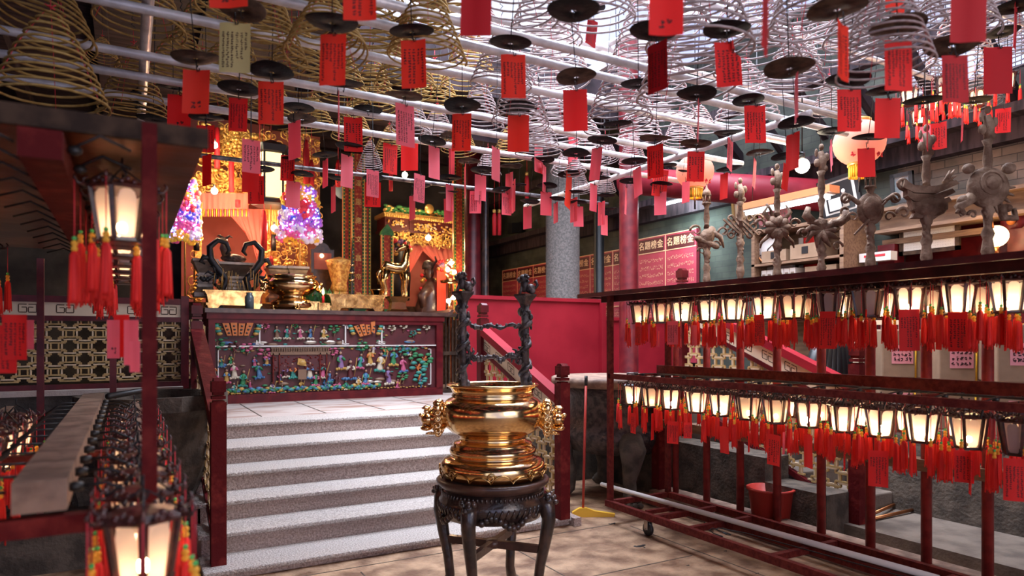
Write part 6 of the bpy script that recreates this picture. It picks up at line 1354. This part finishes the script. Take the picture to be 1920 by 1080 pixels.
for i, (px, py, w_, h_, c_, v_) in enumerate(tags):
    best = min(PL, key=lambda q: (q[0] - px) ** 2 * 2 + (q[1] - py + 10) ** 2)
    near = (best[0] - px) ** 2 + (best[1] + 14 - py) ** 2 < 900; d_ = best[3] - .01 if near else .165 * FPX / h_
    d_ = min(d_, 5.5); p = P(px, py, d=d_); hh = h_ * d_ / FPX; ww = hh * .53; k = w_ * d_ / FPX / ww; 
    if k > 1: ww *= k; k = 1
    sg = 1 if i % 2 else -1; yaw = -TH + sg * math.acos(k) + random.uniform(-.05, .05)
    wr = {0: 'inscribed', 1: 'neatly inscribed', 2: 'nearly blank', 3: 'plain', 9: 'torn'}[v_]
    tl = {1068: .18, 1416: .25, 1475: .18, 1557: .3, 1370: .12, 1112: .15, 1363: -.06, 1487: .03, 1120: .15, 1358: .05, 1240: .1, 1194: -.1}.get(px, random.uniform(-.03, .03))
    prayer_tag(p, ww, hh, c_, v_, yaw, tl, '%s %s paper tag, %s' % (wr, CN[c_], to[i]), 'paper tags hanging under the ash plates', .5 * (i % 4 == 1), HOOK if near else HOOK_LONG)

# ------------------------------------------------------------------ far lanterns hanging high on the right
far = [(1705, 188), (1722, 228), (1753, 170), (1773, 182), (1790, 205), (1811, 190), (1833, 190), (1853, 225), (1873, 158), (1889, 158), (1896, 188), (1904, 218), (1770, 165), (1745, 205), (1915, 178)]
far_o = sorted(range(len(far)), key=lambda k: far[k][0])
for k, (px, py) in enumerate(far):
    d_ = 5.3 + .5 * ((k * 7) % 3); p = P(px, py - 30, d=d_)
    l_ = lantern('hot', p, .4 * k, 'small bright lantern, %s from the left in the high right cluster' % ORD[far_o.index(k)], 'lanterns hanging high at the right edge', .75)
    single('lantern_wire', MB().tube([(0, 0, 0), (0, 0, RZ - p.z)], .003, 4), ['wire'], 'thin wire holding the high lantern, %s from the left at the right edge' % ORD[far_o.index(k)], 'wire', p, 0, 'wires of the high lanterns')
q = P(1810, 200, d=5.2); point('high_lanterns_glow', q, 14, (1, .72, .5), .3)

# ------------------------------------------------------------------ left lantern rack, close to the camera
r = thing('lantern_rack', 'dark red two tier lantern rack close to the camera on the left', 'rack', (0, 0, 0))
q0 = P(385, 262, d=1.92); x1 = q0.x; y0 = q0.y; zr_ = q0.z
b = MB().bb((-1.7, y0, zr_ - .012), (x1, 5.02, zr_)).bb((-1.7, y0 - .012, zr_ - .025), (x1, y0, zr_ + .02)); b2 = MB().bb((-1.7, y0 - .03, zr_ - .03), (x1 + .005, y0 - .012, zr_ + .022)); part('roof_edge', b2, ['darkwood'], r); part('roof', b, ['copper'], r, 'copper coloured sheet roof')  # roof_edge is a dark strip, shade on the front edge given as colour
pp = P(280, 600, d=1.72); part('post', MB().bb((pp.x - .017, pp.y - .017, 0), (pp.x + .017, pp.y + .017, zr_ - .02)), ['wornred'], r)
for (px, d_) in ((76, 4.6), (212, 4.6)):
    q = P(px, 700, d=d_); part('post', MB().bb((q.x - .02, q.y - .02, 0), (q.x + .02, q.y + .02, zr_ - .02)), ['lacquer'], r)
ua = P(75, 296, d=1.62); b = MB().bb((ua.x - .045, ua.y, ua.z), (ua.x + .045, 4.95, ua.z + .07)); part('upper_beam', b, ['wornred'], r)
la = P(74, 902, d=1.62); lz = la.z
part('lower_beam', MB().bb((la.x - .055, la.y, lz - .075), (la.x + .055, 4.95, lz)), ['dustybeam'], r, 'dusty flat beam')
zc = lz - .085
part('cross_bar', MB().bb((-1.6, pp.y + .0, zc - .045), (pp.x + .02, pp.y + .035, zc)), ['wornred'], r)
part('side_rail', MB().bb((pp.x - .02, pp.y, zc), (pp.x + .012, 4.9, zc + .03)), ['dustybeam'], r); part('side_rail', MB().bb((-.62, pp.y, zc), (-.58, 4.9, zc + .03)), ['dustybeam'], r)
part('cross_bar', MB().bb((-.6, 3.0, zc - .03), (pp.x, 3.04, zc)), ['rustred'], r)
for k in range(13):
    b = MB(); y = la.y + .08 + k * .22; x = la.x + .055
    b.lathe([(.0, 0), (.011, 0), (.014, .01), (.011, .03), (0, .03)], 8, M4=Matrix.Translation((x, y, lz - .035)) @ Matrix.Rotation(PI / 2, 4, 'Y')); b.tube([(x + .02, y, lz - .035), (x + .08, y - .01, lz - .03), (x + .14, y - .02, lz - .06), (x + .19, y - .02, lz - .11)], .0045, 6)
    part('lamp_cable', b, ['cable'], r); b = MB(); b.tube([(x - .13, y, lz - .035), (x - .2, y - .01, lz - .03), (x - .28, y - .02, lz - .09)], .0045, 6)
    part('lamp_cable', b, ['cable'], r); b = MB(); b.tube([(ua.x + .06, y, ua.z + .05), (ua.x + .12, y, ua.z + .09), (ua.x + .19, y, ua.z + .06)], .004, 6); b.ball((ua.x + .065, y, ua.z + .045), (.018, .013, .013)); part('lamp_cable', b, ['cable'], r); b = MB(); b.tube([(ua.x - .06, y, ua.z + .05), (ua.x - .14, y, ua.z + .09), (ua.x - .22, y, ua.z + .06)], .004, 6); part('lamp_cable', b, ['cable'], r)
b = MB(); b.tube([(la.x + .3, 4.95, lz - .2), (la.x + .3, 4.95, lz + .2), (la.x + .28, 4.8, lz + .02), (-.1, 4.5, lz + .01)], .018, 8)
part('cables', b, ['cable'], r)
tu = zr_ - .035
n = 0
for i, y in enumerate((2.32, 2.62, 2.95, 3.3, 3.65, 4.0, 4.35)):
    for j, x in enumerate((-.015, -.66)):
        k_ = 'off' if (i + j) % 3 == 0 else 'mid'
        if i == 0 and j == 0: k_ = 'mid'
        lantern(k_, (x, y, tu - (0 if i else .02)), .2 + i, '%s lantern, %s from the camera, upper %s row of the left rack' % ({'off': 'unlit', 'mid': 'softly lit'}[k_], ORD[i], ['inner', 'outer'][j]), 'lanterns on the left rack')
for i, y in enumerate((1.76, 2.02, 2.3, 2.6, 2.9, 3.25, 3.6, 3.95, 4.3)):
    for j, x in enumerate((.03, -.50)):
        lantern(['mid', 'hot', 'mid'][(i + j) % 3], (x, y, lz + .0), .5 + i, 'lit lantern, %s from the camera, lower %s row of the left rack' % (ORD[i], ['inner', 'outer'][j]), 'lanterns on the left rack')
ltg = [(0.5, 610, 60, 90, 'R', 2.3), (28, 590, 46, 85, 'R', 2.3), (55, 600, 18, 55, 'P', 2.8), (213, 600, 24, 72, 'P', 2.5), (228, 590, 30, 80, 'R', 2.55), (246, 600, 28, 85, 'P', 2.3), (253, 640, 20, 58, 'P', 2.1)]
for i, (px, py, w_, h_, c_, d_) in enumerate(ltg):
    p = P(px, py, d=d_); hh = h_ * d_ / FPX; ww = w_ * d_ / FPX
    prayer_tag(p, ww, hh, c_, [0, 1, 3, 2, 3, 3, 3][i], -TH, 0, '%s blurred paper tag, %s from the left under the left rack lanterns' % ({'R': 'red', 'P': 'pink'}[c_], ORD[i]), 'paper tags under the left rack', 0, False)
# stone basin and pedestal on the left
p = P(298, 860, d=5.4); single('stone_basin', MB().lathe([(.0, .30), (.26, .30), (.36, .55), (.46, .95), (.50, 1.0), (.50, 1.10), (.44, 1.10), (.38, .9), (0, .85)], 10, smooth=False), ['concrete'], 'faceted grey stone basin behind the left rack post', 'basin', (p.x - .05, 5.6, -.0))
p = P(158, 1050, Z=.0); q = MB().lathe([(.0, 0), (.17, 0), (.17, .04), (.12, .06), (.085, .2), (.09, .34), (.15, .50), (.16, .53), (0, .53)], 6, smooth=False)
single('stone_pedestal', q, ['concrete'], 'pale waisted stone pedestal under the left lantern rack', 'pedestal', (p.x, p.y + .3, .0))
single('stone_block', MB().bb((-1.0, -.35, 0), (.55, .35, .32)), ['concrete'], 'low dark stone block under the basin at the left', 'block', (p.x + .15, 5.6, 0))
